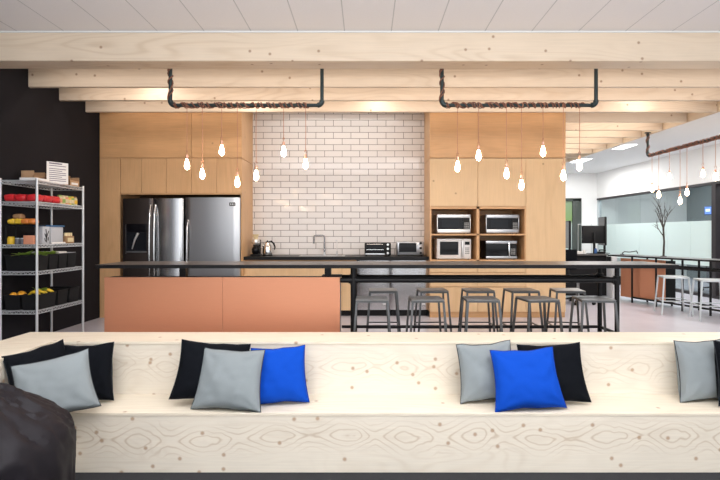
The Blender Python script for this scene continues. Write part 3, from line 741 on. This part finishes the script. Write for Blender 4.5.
# ================================================================== BENCH
SZ, LZ = -.055, .38            # seat and ledge heights
SF, SB, LB = 3.70, 4.13, 4.54  # seat front, backrest face, ledge rear
XI, XO, XS = -2.61, -3.05, -2.18
t = thing('bench', 'built in L shaped pale plywood bench with backrest ledge', 'bench')
MB().box(XS-.03, 5.6, SF+.004, SF+.03, PIT+.003, SZ-.022, .001, 1).make('front_panel', 'bench_face', t)
MB().box(XS-.001, 5.6, SF, SB, SZ-.022, SZ, .002, 1).make('seat', 'bench_top', t)
MB().box(XI, 5.6, SB, SB+.02, SZ-.02, LZ-.022).make('backrest', 'bench_back', t)
MB().box(XO, 5.6, SB-.006, LB, LZ-.022, LZ, .002, 1).make('ledge', 'bench_top', t)
MB().box(XO, 5.6, LB-.02, LB, 0.001, LZ-.022).make('rear_panel', 'bench_face', t)
MB().box(XI, XS, 3.38, SB, SZ-.022, SZ-.0005, .002, 1).make('side_seat', 'bench_top', t)
MB().box(XS-.03, XS-.012, 3.38, SF+.012, PIT+.02, SZ-.022).make('side_front_panel', 'bench_side', t)
MB().box(XI-.02, XI, 3.38, SB, SZ-.02, LZ-.022).make('side_backrest', 'bench_side', t)
MB().box(XO, XI+.006, 3.38, SB-.006, LZ-.022, LZ-.0005, .002, 1).make('side_ledge', 'bench_top', t)
MB().box(XO, XO+.02, 3.38, LB-.02, PIT, LZ-.022).make('outer_panel', 'bench_side', t)
MB().box(XS-.05, 5.6, SF+.05, SF+.07, PIT, PIT+.02).make('plinth', 'black_plastic', t)

# ------------------------------------------------------------------ cushions
def cushion(label, mat, seam, px, Db, lean, yaw=0, roll=0, w=.48, h=.48, T=.092, seed=0, dz=0, back=None):
    N = 30
    def side(sg):
        def fn(a, b_):
            u, v = 2*a-1, 2*b_-1
            # sides bow inwards, corners stick out
            x = u*(w/2)*(1-.085*(1-v*v)*abs(u)**2); z = v*(h/2)*(1-.085*(1-u*u)*abs(v)**2)
            x *= 1-.05*v
            e = max(0, (1-u*u))*max(0, (1-v*v))
            th = T*e**.40*(1+.16*(-v))
            nn = noise.noise(Vector((u*1.6+seed, v*1.6, seed*.7+sg)))*.5+noise.noise(Vector((u*4+seed, v*4, sg)))*.22
            # creases radiating from the corners
            for cx, cz in ((-1, -1), (1, -1), (-1, 1), (1, 1)):
                dx, dz_ = u-cx, v-cz; r = math.hypot(dx, dz_); an = math.atan2(dz_, dx)
                nn += .55*math.exp(-r*2.2)*math.sin(an*9+seed*2+cx)
            th *= 1+.30*nn
            z += .010*noise.noise(Vector((u*2, seed, 4)))*abs(v)
            return Vector((x, sg*th, z))
        return fn
    mb = MB().grid(side(-1), N, N).grid(side(1), N, N)
    bmesh.ops.remove_doubles(mb.bm, verts=mb.bm.verts, dist=.0006)
    Mx = Matrix.Rotation(math.radians(yaw), 4, 'Z') @ Matrix.Rotation(-math.radians(lean), 4, 'X') @ Matrix.Rotation(math.radians(roll), 4, 'Y')
    mb.xf(Mx)
    zmin = min(v.co.z for v in mb.bm.verts)
    ym = min(v.co.y for v in mb.bm.verts if v.co.z < zmin+.06)
    yM = max(v.co.y for v in mb.bm.verts); yl = min(Db-ym, SB-.004-yM)
    loc = Vector((PX(px, Db+.05), yl, SZ-zmin-.003+dz))
    # seam cord round the rim
    per = []
    for k in range(40):
        tt = k/10; e = int(tt); f = (tt-e)*2-1
        u, v = ((f, -1), (1, f), (-f, 1), (-1, -f))[e]
        x = u*(w/2)*(1-.085*(1-v*v)*abs(u)**2); z = v*(h/2)*(1-.085*(1-u*u)*abs(v)**2)
        z += .010*noise.noise(Vector((u*2, seed, 4)))*abs(v)
        x *= 1-.05*v
        per.append(Mx @ Vector((x, 0, z)))
    o = mb.make('cushion', mat); o.location = loc
    tag(o, label, 'cushion', None)
    s = MB().sweep(per, .0035, 6, closed=True).make('piping', seam, o)
    return o
# group in the left corner
cushion('black cushion leaning in the far left bench corner against the side backrest', 'black_fabric', 'seam_dark', 26, 3.56, 13, yaw=60, roll=-6, seed=1, w=.46, h=.46)
cushion('black cushion leaning on the long backrest behind the leftmost grey cushion', 'black_fabric', 'seam_dark', 82, 3.86, 13, yaw=2, roll=-3, seed=2, w=.44, h=.45)
cushion('grey cushion tilted sideways in the left corner, in front of two black ones', 'grey_fabric', 'seam_dark', 43, 3.38, 21, yaw=22, roll=-10, seed=3, w=.51, h=.43)
# second group
cushion('black cushion behind the grey one in the group left of centre', 'black_fabric', 'seam_dark', 212, 3.86, 14, yaw=14, roll=7, seed=4, w=.56, h=.45)
cushion('bright blue cushion on the right of the group left of centre', 'blue_fabric', 'seam_blue', 277, 3.82, 17, yaw=6, roll=-2, seed=5, w=.45, h=.44)
cushion('grey cushion in front, between the black and blue ones left of centre', 'grey_fabric', 'seam_dark', 227, 3.685, 20, yaw=-6, roll=1, seed=6, w=.52, h=.46)
# third group
cushion('grey cushion on the left of the group right of centre', 'grey_fabric', 'seam_dark', 489, 3.87, 13, yaw=8, roll=-3, seed=7, w=.48, h=.455)
cushion('black cushion on the right of the group right of centre', 'black_fabric', 'seam_dark', 554, 3.84, 14, yaw=-4, roll=-3, seed=8, w=.52, h=.455)
cushion('bright blue cushion in front, between grey and black ones right of centre', 'blue_fabric', 'seam_blue', 529.5, 3.69, 20, yaw=4, roll=-2, seed=9, w=.53, h=.455)
# right edge
cushion('grey cushion alone near the right edge of the photo, cut by the frame', 'grey_fabric', 'seam_dark', 710, 3.90, 11, yaw=10, roll=0, seed=10, w=.50, h=.48)
cushion('black cushion barely seen at the very right edge of the photo', 'black_fabric', 'seam_dark', 749, 3.78, 12, yaw=4, roll=2, seed=11, w=.46, h=.49)

# bean bag
PROF = [(0, 1.0), (.18, .99), (.38, .955), (.60, .89), (.78, .82), (.90, .765), (.97, .70), (1.0, .62), (1.005, .45), (1.0, .25), (.97, .10), (.90, .02), (.60, 0), (0, 0)]
def bag(a, b_):
    th = 2*PI*a; f = b_*(len(PROF)-1); i = min(int(f), len(PROF)-2); f -= i
    g = lambda k: PROF[max(0, min(len(PROF)-1, k))]
    def cr(c):
        p0, p1, p2, p3 = g(i-1)[c], g(i)[c], g(i+1)[c], g(i+2)[c]
        return .5*(2*p1+(p2-p0)*f+(2*p0-5*p1+4*p2-p3)*f*f+(3*p1-p0-3*p2+p3)*f**3)
    r, z = cr(0), cr(1); X, Y = math.cos(th)*r, math.sin(th)*r
    wv = noise.noise(Vector((X*1.5, Y*1.5, z*2)))
    c, sn = math.cos(th+wv*.5), math.sin(th+wv*.5)
    fold = abs(noise.noise(Vector((c*3.2, sn*3.2, z*1.2+r))))*.05+abs(noise.noise(Vector((c*8, sn*8, z*2.2+wv*2))))*.035+abs(noise.noise(Vector((X*5+wv*3, Y*5, z*7))))*.022
    k = (1+noise.noise(Vector((X*1.3, Y*1.3, z*1.3+4)))*.04-fold*(1 if .03 < b_ < .93 else .2))
    return Vector((X*.585*k, Y*.56*k, z*.98*(1-(fold*.8 if z > .3 else 0))))
mb = MB().grid(bag, 150, 90)
bmesh.ops.remove_doubles(mb.bm, verts=mb.bm.verts, dist=.002)
zm = min(v.co.z for v in mb.bm.verts)
bb = mb.make('bean_bag', 'bag_fabric'); bb.location = (PX(-47, 2.68), 2.68, PIT-zm)
tag(bb, 'crumpled black bean bag in the lower left corner of the photo', 'bean bag')

# ================================================================== WIRE SHELVING
t = thing('wire_shelving', 'tall chrome wire shelving rack against the dark left wall', 'shelf')
WX0, WX1, WY0, WY1 = -4.0, -3.60, 5.47, 6.36
for x in (WX0, WX1):
    for y in (WY0, WY1):
        m1 = MB().cyl((x, y, .0), (x, y, 1.88), .0135, 12).lathe([(.018, 0), (.02, .012), (.014, .03)], (x, y, 0), 12)
        m1.make('post', 'chrome_wire', t)
SHZ = [1.86, 1.625, 1.155, .86, .43]
for z in SHZ:
    m1 = MB()
    for zz in (z, z-.032):
        for y in (WY0, WY1): m1.bar((WX0, y, zz-.003), (WX1, y, zz-.003), .009)
        for x in (WX0, WX1): m1.bar((x, WY0, zz-.003), (x, WY1, zz-.003), .009)
    def zig(p, q, n):
        p, q = Vector(p), Vector(q)
        for k in range(n):
            a, b_ = p+(q-p)*k/n, p+(q-p)*(k+1)/n
            if k % 2: a, b_ = a+Vector((0, 0, -.03)), b_
            else: b_ = b_+Vector((0, 0, -.03))
            m1.bar(a, b_, .005)
    zig((WX0, WY0, z-.003), (WX1, WY0, z-.003), 16); zig((WX1, WY0, z-.003), (WX1, WY1, z-.003), 30); zig((WX0, WY0, z-.003), (WX0, WY1, z-.003), 30); zig((WX0, WY1, z-.003), (WX1, WY1, z-.003), 16)
    for k in range(1, 30):
        y = WY0+(WY1-WY0)*k/30; m1.bar((WX0, y, z-.004), (WX1, y, z-.004), .0035)
    for k in (1, 2): m1.bar((WX0+.13*k, WY0, z-.009), (WX0+.13*k, WY1, z-.009), .006)
    m1.make('wire_shelf', 'chrome_wire', t, smooth=False)

def bx(name, mat, x0, x1, y0, y1, z0, h, label, cat, group=None, bev=.004):
    o = MB().box(x0, x1, y0, y1, z0+.001, z0+h, bev, 2).make(name, mat); return tag(o, label, cat, group)
# top shelf
z = SHZ[0]
tp = bx('paper_tray', 'paper', -3.80, -3.62, 5.48, 5.72, z, .03, 'low white tray lying on top of the wire shelving', 'tray')
t = thing('notice_sign', 'upright white notice sheet with rows of small print on top shelf', 'sign')
sy = 5.76
MB().box(-3.68, -3.676, sy-.0, sy+.24, z+.001, z+.25).xf(Matrix.Translation((-3.68, sy, 0)) @ Matrix.Rotation(-.55, 4, 'Z') @ Matrix.Translation((3.68, -sy, 0))).make('sheet', 'paper', t)
m1 = MB()
for k in range(9):
    zz = z+.225-k*.023-(.012 if k > 1 else 0)
    m1.box(-3.6755, -3.675, sy+.025, sy+(.17 if k % 3 == 0 else .215), zz, zz+(.008 if k else .014))
m1.xf(Matrix.Translation((-3.68, sy, 0)) @ Matrix.Rotation(-.55, 4, 'Z') @ Matrix.Translation((3.68, -sy, 0))).make('print', 'ink', t)
MB().box(-3.78, -3.70, sy+.02, sy+.10, z+.001, z+.02).make('stand', 'clear_plastic', t)
def cardbox(x0, x1, y0, y1, z, h, label):
    t = thing('cardboard_box', label, 'box', group='open cardboard boxes on the top shelf'); w_ = .006
    MB().box(x0, x1, y0, y1, z+.001, z+.008).box(x0, x0+w_, y0, y1, z+.008, z+h).box(x1-w_, x1, y0, y1, z+.008, z+h*.62).box(x0, x1, y0, y0+w_, z+.008, z+h).box(x0, x1, y1-w_, y1, z+.008, z+h).make('carton', 'card', t)
    MB().box(x0+.012, x1-.012, y0+.012, y1-.012, z+.009, z+h*.55).make('contents', 'card_dark', t)
    MB().box(x1, x1+.002, y0+.03, y1-.03, z+.02, z+h*.4).make('sticker', 'paper', t)
cardbox(-3.80, -3.63, 5.93, 6.10, z, .13, 'brown cardboard box with white sticker right of the notice sheet')
cardbox(-3.80, -3.63, 6.13, 6.33, z, .12, 'brown cardboard box at the far end of the top shelf')
cardbox(-3.97, -3.82, 5.75, 5.95, z, .14, 'brown cardboard box half hidden behind the notice sheet')
# second shelf
z = SHZ[1]
def bagpack(name, mat, x, y, sx, sy, h, z, label, cat, group, seed):
    def fn(a, b_):
        th = 2*PI*a; ph = PI*b_; c = lambda q: math.copysign(abs(q)**.5, q)
        v = Vector((c(math.cos(th))*math.sin(ph)**.6*sx/2 if 0 < b_ < 1 else 0, c(math.sin(th))*math.sin(ph)**.6*sy/2 if 0 < b_ < 1 else 0, -math.copysign(abs(math.cos(ph))**.7, math.cos(ph))*h/2))
        return v*(1+.14*noise.noise(v*30+Vector((seed, 0, 0))))
    mb = MB().grid(fn, 20, 12); bmesh.ops.remove_doubles(mb.bm, verts=mb.bm.verts, dist=.0008)
    zm = min(v.co.z for v in mb.bm.verts); mb.xf(Matrix.Translation((x, y, z-zm)))
    return tag(mb.make(name, mat), label, cat, group)
reds = [(-3.93, 5.56, 'near left corner'), (-3.81, 5.56, 'near edge, second from the left'), (-3.68, 5.56, 'near corner by the front post'), (-3.68, 5.72, 'second along the room side'), (-3.68, 5.87, 'last one before the pale jars')]
for i, (x, y, w_) in enumerate(reds):
    bagpack('snack_bag', 'red_pack', x, y, .125, .15, .085, z, 'red snack bag on the second shelf, %s' % w_, 'snack bag', 'red snack bags on the second shelf', i*3)
def can(mat, lid, x, y, z, r, h, label, group, cat='jar', name='food_jar', band=None):
    t = thing(name, label, cat, group=group)
    MB().lathe([(r*.94, .001), (r, .006), (r, h*.8), (r*.8, h*.86)], (x, y, z), 14).make('body', mat, t)
    MB().lathe([(r*.84, h*.86), (r*.84, h), (r*.6, h+.002)], (x, y, z), 14).make('lid', lid, t)
    if band: MB().lathe([(r+.0005, h*.2), (r+.001, h*.22), (r+.001, h*.6), (r+.0005, h*.62)], (x, y, z), 14).make('label_band', band, t)
    return t
cs = [('cream_pack', 'green_pack', 'salmon_pack', 'pale jar with salmon band, nearest the red bags'), ('cream_pack', 'cream_pack', 'green_pack', 'pale jar with green band beside the red bags'), ('salmon_pack', 'cream_pack', 'cream_pack', 'salmon jar with cream band'),
      ('yellow_pack', 'green_pack', 'cream_pack', 'yellow jar with green lid'), ('green_pack', 'yellow_pack', 'cream_pack', 'green jar with yellow lid'), ('cream_pack', 'brown_pack', 'yellow_pack', 'cream jar with brown lid, last at the far end')]
for i, (m_, l_, b__, lab) in enumerate(cs):
    can(m_, l_, -3.67, 5.99+.062*i, z, .028, .11, lab+' on the second shelf', 'jars on the second shelf', band=b__)
# third shelf with a black riser
z = SHZ[2]
t = thing('shelf_riser', 'black wire riser holding yellow packets over the third shelf', 'rack')
RZ = 1.375
MB().box(-3.97, -3.62, 5.49, 5.66, RZ-.012, RZ).make('tray', 'black_metal', t)
for x in (-3.96, -3.63):
    for y in (5.50, 5.65): MB().cyl((x, y, z+.001), (x, y, RZ-.012), .006, 8).make('leg', 'black_metal', t)
for i, (x, m_, lab) in enumerate([(-3.92, 'yellow_pack', 'yellow packet on the riser, leftmost'), (-3.845, 'yellow_pack', 'yellow packet on the riser, second from the left'), (-3.77, 'orange_pack', 'orange yellow packet on the riser, third'), (-3.70, 'orange_pack', 'orange packet on the riser beside the front post')]):
    bagpack('food_packet', m_, x, 5.56, .085, .10, .065, RZ, lab, 'packet', 'packets on the black riser', i*5+2)
bagpack('food_packet', 'brown_pack', -3.865, 5.57, .10, .08, .06, RZ+.058, 'brown packet lying on top of the yellow packets', 'packet', None, 44)
can('yellow_pack', 'yellow_pack', -3.925, 5.53, z, .036, .085, 'short yellow tub at the left end of the third shelf', 'tubs and jars on the third shelf', 'tub', 'food_tub')
for i, (x, lab) in enumerate([(-3.855, 'left dark jar with pale lid beside the yellow tub'), (-3.80, 'right dark jar with pale lid, next to the salmon carton')]):
    can('grey_pack', 'clear_plastic', x, 5.53, z, .024, .07, lab, 'dark jars on the third shelf')
bx('food_carton', 'salmon_pack', -3.77, -3.66, 5.50, 5.56, z, .10, 'salmon and white food carton near the front post on the third shelf', 'carton')
t = thing('printed_box', 'pale box with black branching print on the third shelf', 'box')
MB().box(-3.70, -3.62, 5.60, 5.72, z+.001, z+.20, .003).make('box', 'clear_plastic', t)
m1 = MB()
for (a, b_) in (((5.66, .02), (5.66, .10)), ((5.66, .06), (5.63, .12)), ((5.66, .08), (5.70, .15)), ((5.66, .10), (5.65, .17)), ((5.69, .04), (5.69, .08)), ((5.64, .03), (5.63, .07))):
    m1.bar((-3.6185, a[0], z+a[1]), (-3.6185, b_[0], z+b_[1]), .012, .002)
m1.make('print', 'black_plastic', t)
t = thing('storage_tub', 'tall translucent plastic tub with blue lid on the third shelf', 'storage tub')
MB().box(-3.82, -3.63, 5.76, 6.0, z+.001, z+.20, .012).make('tub', 'clear_plastic', t)
MB().box(-3.83, -3.62, 5.75, 6.01, z+.20, z+.216, .006).make('lid', 'blue_lid', t)
bx('paper_stack', 'paper', -3.625, -3.604, 5.74, 6.0, z, .02, 'thin white papers lying before the translucent tub', 'papers')
t = thing('jar_crate', 'small crate of cream topped jars at far end of third shelf', 'crate')
MB().box(-3.74, -3.63, 6.06, 6.22, z+.001, z+.09, .004).make('crate', 'brown_pack', t)
for k in range(3): MB().cyl((-3.66, 6.09+.05*k, z+.088), (-3.66, 6.09+.05*k, z+.13), .02, 10).make('jar', 'cream_pack', t)
MB().box(-3.629, -3.627, 6.08, 6.2, z+.02, z+.07).make('label_panel', 'cream_pack', t)
# bins
def make_bin(x0, x1, y0, y1, z, h, label, group):
    t = tag(MB().make('storage_bin', 'black_plastic'), label, 'bin', group)
    me = t.data; mb = MB(); w_ = .006; k = .012
    def ring(off, zz, inn): return [(x0+off+inn, y0+off+inn, zz), (x1-off-inn, y0+off+inn, zz), (x1-off-inn, y1-off-inn, zz), (x0+off+inn, y1-off-inn, zz)]
    rs = [ring(k, z+.001, 0), ring(0, z+h, 0), ring(0, z+h, w_), ring(k, z+.01, w_)]
    V = [[mb.bm.verts.new(p) for p in r] for r in rs]
    for A, B in zip(V, V[1:]):
        for i in range(4): mb.bm.faces.new((A[i], A[(i+1) % 4], B[(i+1) % 4], B[i]))
    mb.bm.faces.new(V[0][::-1]); mb.bm.faces.new(V[3])
    bmesh.ops.recalc_face_normals(mb.bm, faces=mb.bm.faces); mb.bm.to_mesh(me); mb.bm.free()
    MB().box(x0-.004, x1+.004, y0-.004, y0+.004, z+h-.014, z+h).box(x0-.004, x1+.004, y1-.004, y1+.004, z+h-.014, z+h).box(x0-.004, x0+.004, y0, y1, z+h-.014, z+h).box(x1-.004, x1+.004, y0, y1, z+h-.014, z+h).make('rim', 'black_plastic', t)
    return t
z = SHZ[3]; GB = 'black bins on the fourth shelf'
ys = [5.49, 5.705, 5.885, 6.06, 6.25]
for i, lab in enumerate(['nearest black bin on the fourth shelf, with green leaves', 'second black bin on the fourth shelf, under the leaves', 'third black bin on the fourth shelf, with white papers', 'farthest black bin on the fourth shelf']):
    make_bin(-3.97, -3.615, ys[i]+.006, ys[i+1]-.006, z, .18, lab, GB)
z5 = SHZ[4]; GC = 'black bins on the lowest visible shelf'
make_bin(-3.975, -3.80, 5.49, 5.84, z5, .17, 'black bin with oranges at left on the lowest visible shelf', GC)
make_bin(-3.79, -3.615, 5.49, 5.84, z5, .17, 'black bin with bananas at the front post, lowest visible shelf', GC)
make_bin(-3.97, -3.615, 5.87, 6.07, z5, .18, 'black bin third along the lowest visible shelf, seemingly empty', GC)
make_bin(-3.97, -3.615, 6.10, 6.31, z5, .18, 'black bin farthest along the lowest visible shelf', GC)
def leafy(x, y, z, n, r, label, seed):
    rr = random.Random(seed); mb = MB()
    for k in range(n):
        a = rr.uniform(0, 2*PI); L = r*rr.uniform(.7, 1.1); up = rr.uniform(.3, 1.1); w_ = r*.35
        d = Vector((math.cos(a), math.sin(a), up)).normalized(); s = Vector((-math.sin(a), math.cos(a), 0))
        P = []
        for q in range(5):
            f = q/4; c = Vector((x, y, z))+d*L*f+Vector((0, 0, -.25*L*f*f)); ww = w_*math.sin(PI*min(.97, f+.12))
            P.append((mb.bm.verts.new(c-s*ww), mb.bm.verts.new(c+Vector((0, 0, -.004))), mb.bm.verts.new(c+s*ww)))
        for A, B in zip(P, P[1:]):
            mb.bm.faces.new((A[0], A[1], B[1], B[0])); mb.bm.faces.new((A[1], A[2], B[2], B[1]))
    o = mb.make('leafy_vegetable', 'leaf'); return tag(o, label, 'vegetable', None)
leafy(-3.80, 5.55, z+.16, 14, .13, 'small bunch of green leaves rising from nearest bin, fourth shelf', 1)
leafy(-3.66, 5.60, z+.165, 18, .11, 'bunch of yellow green leaves by the front post, fourth shelf', 2)
leafy(-3.66, 5.78, z+.165, 18, .11, 'wider bunch of yellow green leaves in the second bin, fourth shelf', 3)
leafy(-3.70, 5.70, z5+.18, 14, .13, 'bunch of green leaves over the bananas, lowest visible shelf', 4)
bx('paper_stack', 'paper', -3.95, -3.62, 5.90, 6.05, z+.18, .022, 'white papers lying across the third bin, fourth shelf', 'papers')
bx('bin_lid', 'clear_plastic', -3.95, -3.62, 6.08, 6.24, z+.18, .006, 'thin pale lid across the farthest bin, fourth shelf', 'lid')
for i, (x, y, lab) in enumerate([(-3.92, 5.56, 'orange at the near left of the fruit bin'), (-3.87, 5.64, 'orange behind, toward the middle of the fruit bin'), (-3.93, 5.70, 'orange at the back left of the fruit bin'), (-3.84, 5.56, 'orange at the near right of the fruit bin')]):
    t = tag(MB().lathe([(.002, -.038), (.022, -.032), (.036, -.014), (.039, 0), (.036, .015), (.022, .032), (.004, .037)], (x, y, z5+.155), 14).make('orange', 'orange_fruit'), lab, 'orange', 'oranges in the black bin')
for i in range(5):
    y = 5.56+.06*i; x = -3.69; q = z5+.16+.012*(i % 2)
    pts = [(x-.07+.14*k/8, y+.012*math.sin(k), q+.035*math.sin(PI*k/8)) for k in range(9)]
    o = MB().sweep(pts, [.005, .012, .016, .018, .018, .017, .015, .011, .004], 8).make('banana', 'banana')
    tag(o, '%s yellow banana from the near end of the bin by the front post' % ['first', 'second', 'third', 'fourth', 'fifth'][i], 'banana', 'bananas in the black bin')

# ================================================================== SECOND BAR, right
ang = math.atan2(.28, .96)
SB_ = Matrix.Translation((4.70, 9.80, 0)) @ Matrix(((.28, .96, 0, 0), (-.96, .28, 0, 0), (0, 0, 1, 0), (0, 0, 0, 1)))
t = thing('bar_table', 'second dark bar table with copper front along the glass wall, right', 'table')
def S(mb, n, m): return mb.xf(SB_).make(n, m, t)
S(MB().box(.06, 3.9, 0, .45, .84, .87, .003, 1), 'table_top', 'bar_top')
S(MB().box(.06, 3.9, -.004, 0, .841, .868), 'edge_band', 'black_metal')
for k in (.6, 1.13, 1.65, 2.14, 2.70, 3.7):
    for v in (.05, .40):
        S(MB().cyl((k, v, 0), (k, v, .84), .017, 10), 'leg', 'black_metal')
for v in (.05, .40):
    S(MB().cyl((.6, v, .10), (3.7, v, .10), .017, 10), 'foot_rail', 'black_metal')
    S(MB().cyl((.6, v, .70), (3.7, v, .70), .020, 10), 'upper_rail', 'black_metal')
S(MB().box(.25, .70, .12, .132, .08, .81), 'copper_panel', 'copper')
S(MB().box(.705, 1.25, .12, .132, .08, .81), 'copper_panel', 'copper')
S(MB().box(.26, 1.24, .1325, .36, .08, .80), 'cabinet_core', 'black_metal')
GS = 'pale stools at the second bar'
s2 = make_stool('bar_stool', 'pale metal stool at the second bar, the left one near the copper panel', ('pale_metal', 'pale_metal'), GS, .60, .36)
s2.location = (4.90, 7.98, 0); s2.rotation_euler = (0, 0, -.28+PI)
dup(s2, (5.12, 7.42, 0), -.28, 'pale metal stool at the second bar, the right one by the frame edge', GS)
# bare branch
t = thing('branch_sculpture', 'bare dark branching twig tree standing on the second bar', 'branch')
mb = MB(); rr = random.Random(5)
bp_ = SB_ @ Vector((1.05, .30, .87))
mb.lathe([(.05, .001), (.05, .01), (.014, .016)], bp_, 14)
def grow(p, d, L, r, lev):
    q = [p]
    for k in range(4):
        d2 = (d+Vector((rr.uniform(-.16, .16), rr.uniform(-.16, .16), rr.uniform(0, .12)))).normalized(); p = p+d2*L/4; q.append(p); d = d2
    mb.sweep(q, [r, r*.9, r*.8, r*.7, r*.6], 6)
    if lev == 0: return
    for k in range(3 if lev > 1 else 2):
        a = rr.uniform(0, 2*PI); dd = (d+Vector((math.cos(a)*.75, math.sin(a)*.5, .15))).normalized()
        grow(q[rr.choice((2, 3, 4))], dd, L*rr.uniform(.5, .75), r*.55, lev-1)
P0 = bp_+Vector((0, 0, .01))
mb.sweep([P0, P0+Vector((.01, 0, .25)), P0+Vector((-.005, 0, .5))], [.018, .016, .015], 8)
for dx, zz, L in ((-.45, .48, .26), (.5, .49, .28), (.05, .5, .32), (-.8, .35, .2), (-.2, .46, .3), (.3, .42, .26)):
    grow(P0+Vector((0, 0, zz)), Vector((dx, rr.uniform(-.3, .3), 1)).normalized(), L, .009, 2)
mb.make('branches', 'twig', t)
# tablet on the glass by the post
t = thing('room_display', 'small blue room booking screen mounted on the glass by post', 'screen')
MB().box(4.40, 4.62, -.02, .047, 1.65, 1.83, .006).xf(RW).make('case', 'blue_plastic', t)
MB().box(4.42, 4.60, -.0215, -.020, 1.67, 1.81).xf(RW).make('screen', 'tablet_blue', t)
MB().box(4.45, 4.57, -.0225, -.0215, 1.72, 1.77).xf(RW).make('screen_panel', 'tablet_white', t)

# ================================================================== OFFICE
t = thing('desk', 'dark desk with monitors beyond the bar, right of the birch cabinet', 'desk')
MB().box(3.75, 4.82, 9.92, 10.75, .84, .87, .003, 1).make('desk_top', 'bar_top', t)
MB().box(3.8, 4.80, 9.98, 10.0, .04, .84).make('modesty_panel', 'black_plastic', t)
MB().box(4.92-.03, 4.99, 9.93, 10.7, 0, .82, .003, 1).make('end_panel', 'bracket_white', t)
MB().box(4.81, 4.90, 9.98, 10.6, .70, .82).make('bracket', 'black_plastic', t)
MB().box(3.8, 3.84, 9.93, 10.7, 0, .84).make('leg', 'black_metal', t)
def monitor(x, y, yaw, zc, w_, h, label):
    t = thing('monitor', label, 'monitor', (x, y, 0), yaw)
    MB().box(-w_/2, w_/2, -.02, .02, zc-h/2, zc+h/2, .008).make('housing', 'black_plastic', t)
    MB().box(-w_/2+.01, w_/2-.01, .0202, .022, zc-h/2+.01, zc+h/2-.01).make('screen', 'screen_glass', t)
    MB().box(-.02, .02, -.06, -.02, .88, zc+.03, .004).make('stand', 'black_plastic', t)
    MB().box(-.11, .11, -.12, .06, .8705, .882, .004).make('stand_foot', 'black_plastic', t)
monitor(4.60, 10.12, 0, 1.26, .46, .36, 'monitor seen from behind on the desk, the wide dark one')
monitor(4.88, 10.32, 1.38, 1.33, .50, .58, 'tall monitor seen nearly edge on, right of the wide one')
monitor(4.16, 10.32, 1.38, 1.26, .50, .56, 'monitor seen edge on beside the birch cabinet edge')
t = thing('document_holder', 'pale tube frame standing behind the wide dark monitor', 'stand')
MB().sweep([(4.42, 10.42, .871), (4.42, 10.42, 1.47), (4.56, 10.42, 1.48), (4.70, 10.42, 1.47), (4.70, 10.42, .871)], .008, 8).make('frame', 'pale_metal', t)
MB().box(4.40, 4.72, 10.38, 10.46, .8705, .878).make('base', 'pale_metal', t)
t = thing('water_bottle', 'blue bottle on the desk under the monitors', 'bottle')
MB().lathe([(.035, .8705), (.036, .95), (.02, .985)], (4.62, 10.08, 0), 14).make('body', 'blue_plastic', t)
MB().lathe([(.02, .985), (.02, 1.005)], (4.62, 10.08, 0), 12).make('cap', 'bracket_white', t)
t = thing('cup', 'white cup on the desk left of the blue bottle', 'cup')
MB().lathe([(.028, .8705), (.038, .95), (.035, .95), (.026, .88)], (4.40, 10.08, 0), 14).make('body', 'paper', t)
MB().sweep([(4.435, 10.08, .93), (4.46, 10.08, .92), (4.455, 10.08, .895), (4.43, 10.08, .89)], .005, 6).make('handle', 'paper', t)
bx('paper_stack', 'paper', 4.18, 4.34, 10.0, 10.2, .87, .05, 'stack of white papers at the desk front beside the cup', 'papers')
t = thing('telephone', 'black desk telephone right of the blue bottle', 'telephone')
MB().box(4.68, 4.79, 10.0, 10.14, .8705, .92, .01).make('base', 'black_plastic', t)
MB().sweep([(4.67, 10.02, .94), (4.70, 10.02, .95), (4.76, 10.02, .95), (4.80, 10.02, .94)], [.02, .013, .013, .02], 8).make('handset', 'black_plastic', t)
lm = thing('cable_hose', 'low black curved cable hose bending over the far end of second bar', 'cable')  # black curved cable hose on the second bar
gp = [SB_ @ Vector(v) for v in ((.15, .25, .875), (.16, .25, .90), (.22, .24, .93), (.35, .22, .925), (.48, .2, .94), (.55, .2, .955), (.57, .2, .93), (.575, .2, .905))]
MB().sweep(gp, .008, 8).make('arm', 'black_plastic', lm)
MB().lathe([(.04, .8705), (.04, .88), (.01, .885)], (gp[0].x, gp[0].y, 0), 12).make('base', 'black_plastic', lm)
def office_chair(x, y, rz, label, z0=0, mat='black_plastic'):
    t = thing('office_chair', label, 'chair', (x, y, z0), rz)
    for k in range(5):
        a = 2*PI*k/5
        lg = MB().sweep([(0, 0, .11), (math.cos(a)*.28, math.sin(a)*.28, .07)], [.022, .014], 8).make('leg', mat, t)
        MB().cyl((math.cos(a)*.29-math.sin(a)*.02, math.sin(a)*.29+math.cos(a)*.02, .03), (math.cos(a)*.29+math.sin(a)*.02, math.sin(a)*.29-math.cos(a)*.02, .03), .03, 12).make('caster', mat, lg)
    MB().cyl((0, 0, .09), (0, 0, .44), .025, 12).make('column', 'grey_plastic', t)
    MB().box(-.24, .24, -.23, .23, .44, .51, .03, 3).make('seat', 'black_fabric', t)
    MB().box(-.22, .22, .22, .27, .60, .98, .025, 3).make('backrest', 'black_fabric', t)
    MB().bar((0, .20, .46), (0, .25, .66), .05, .02).make('back_support', mat, t)
office_chair(3.88, 9.15, .4, 'black swivel chair under the dark desk beyond the bar')
office_chair(7.75, 11.0, 1.2, 'black swivel chair behind the glass wall, farther one')
office_chair(7.75, 9.9, 1.9, 'black swivel chair behind the glass wall, nearer one')
t = thing('meeting_cabinet', 'dark low cabinet behind the glass wall', 'cabinet')  # long dark cabinet in the room behind the glass
t['label'] = 'dark long cabinet seen dimly through the upper glass wall'
MB().box(8.85, 9.29, 10.0, 13.0, 0, 1.62, .01).make('body', 'grey_pack', t)
for k in range(3): MB().box(8.835, 8.85, 10.02+k, 10.98+k, .05, 1.55, .003, 1).make('door', 'grey_pack', t)
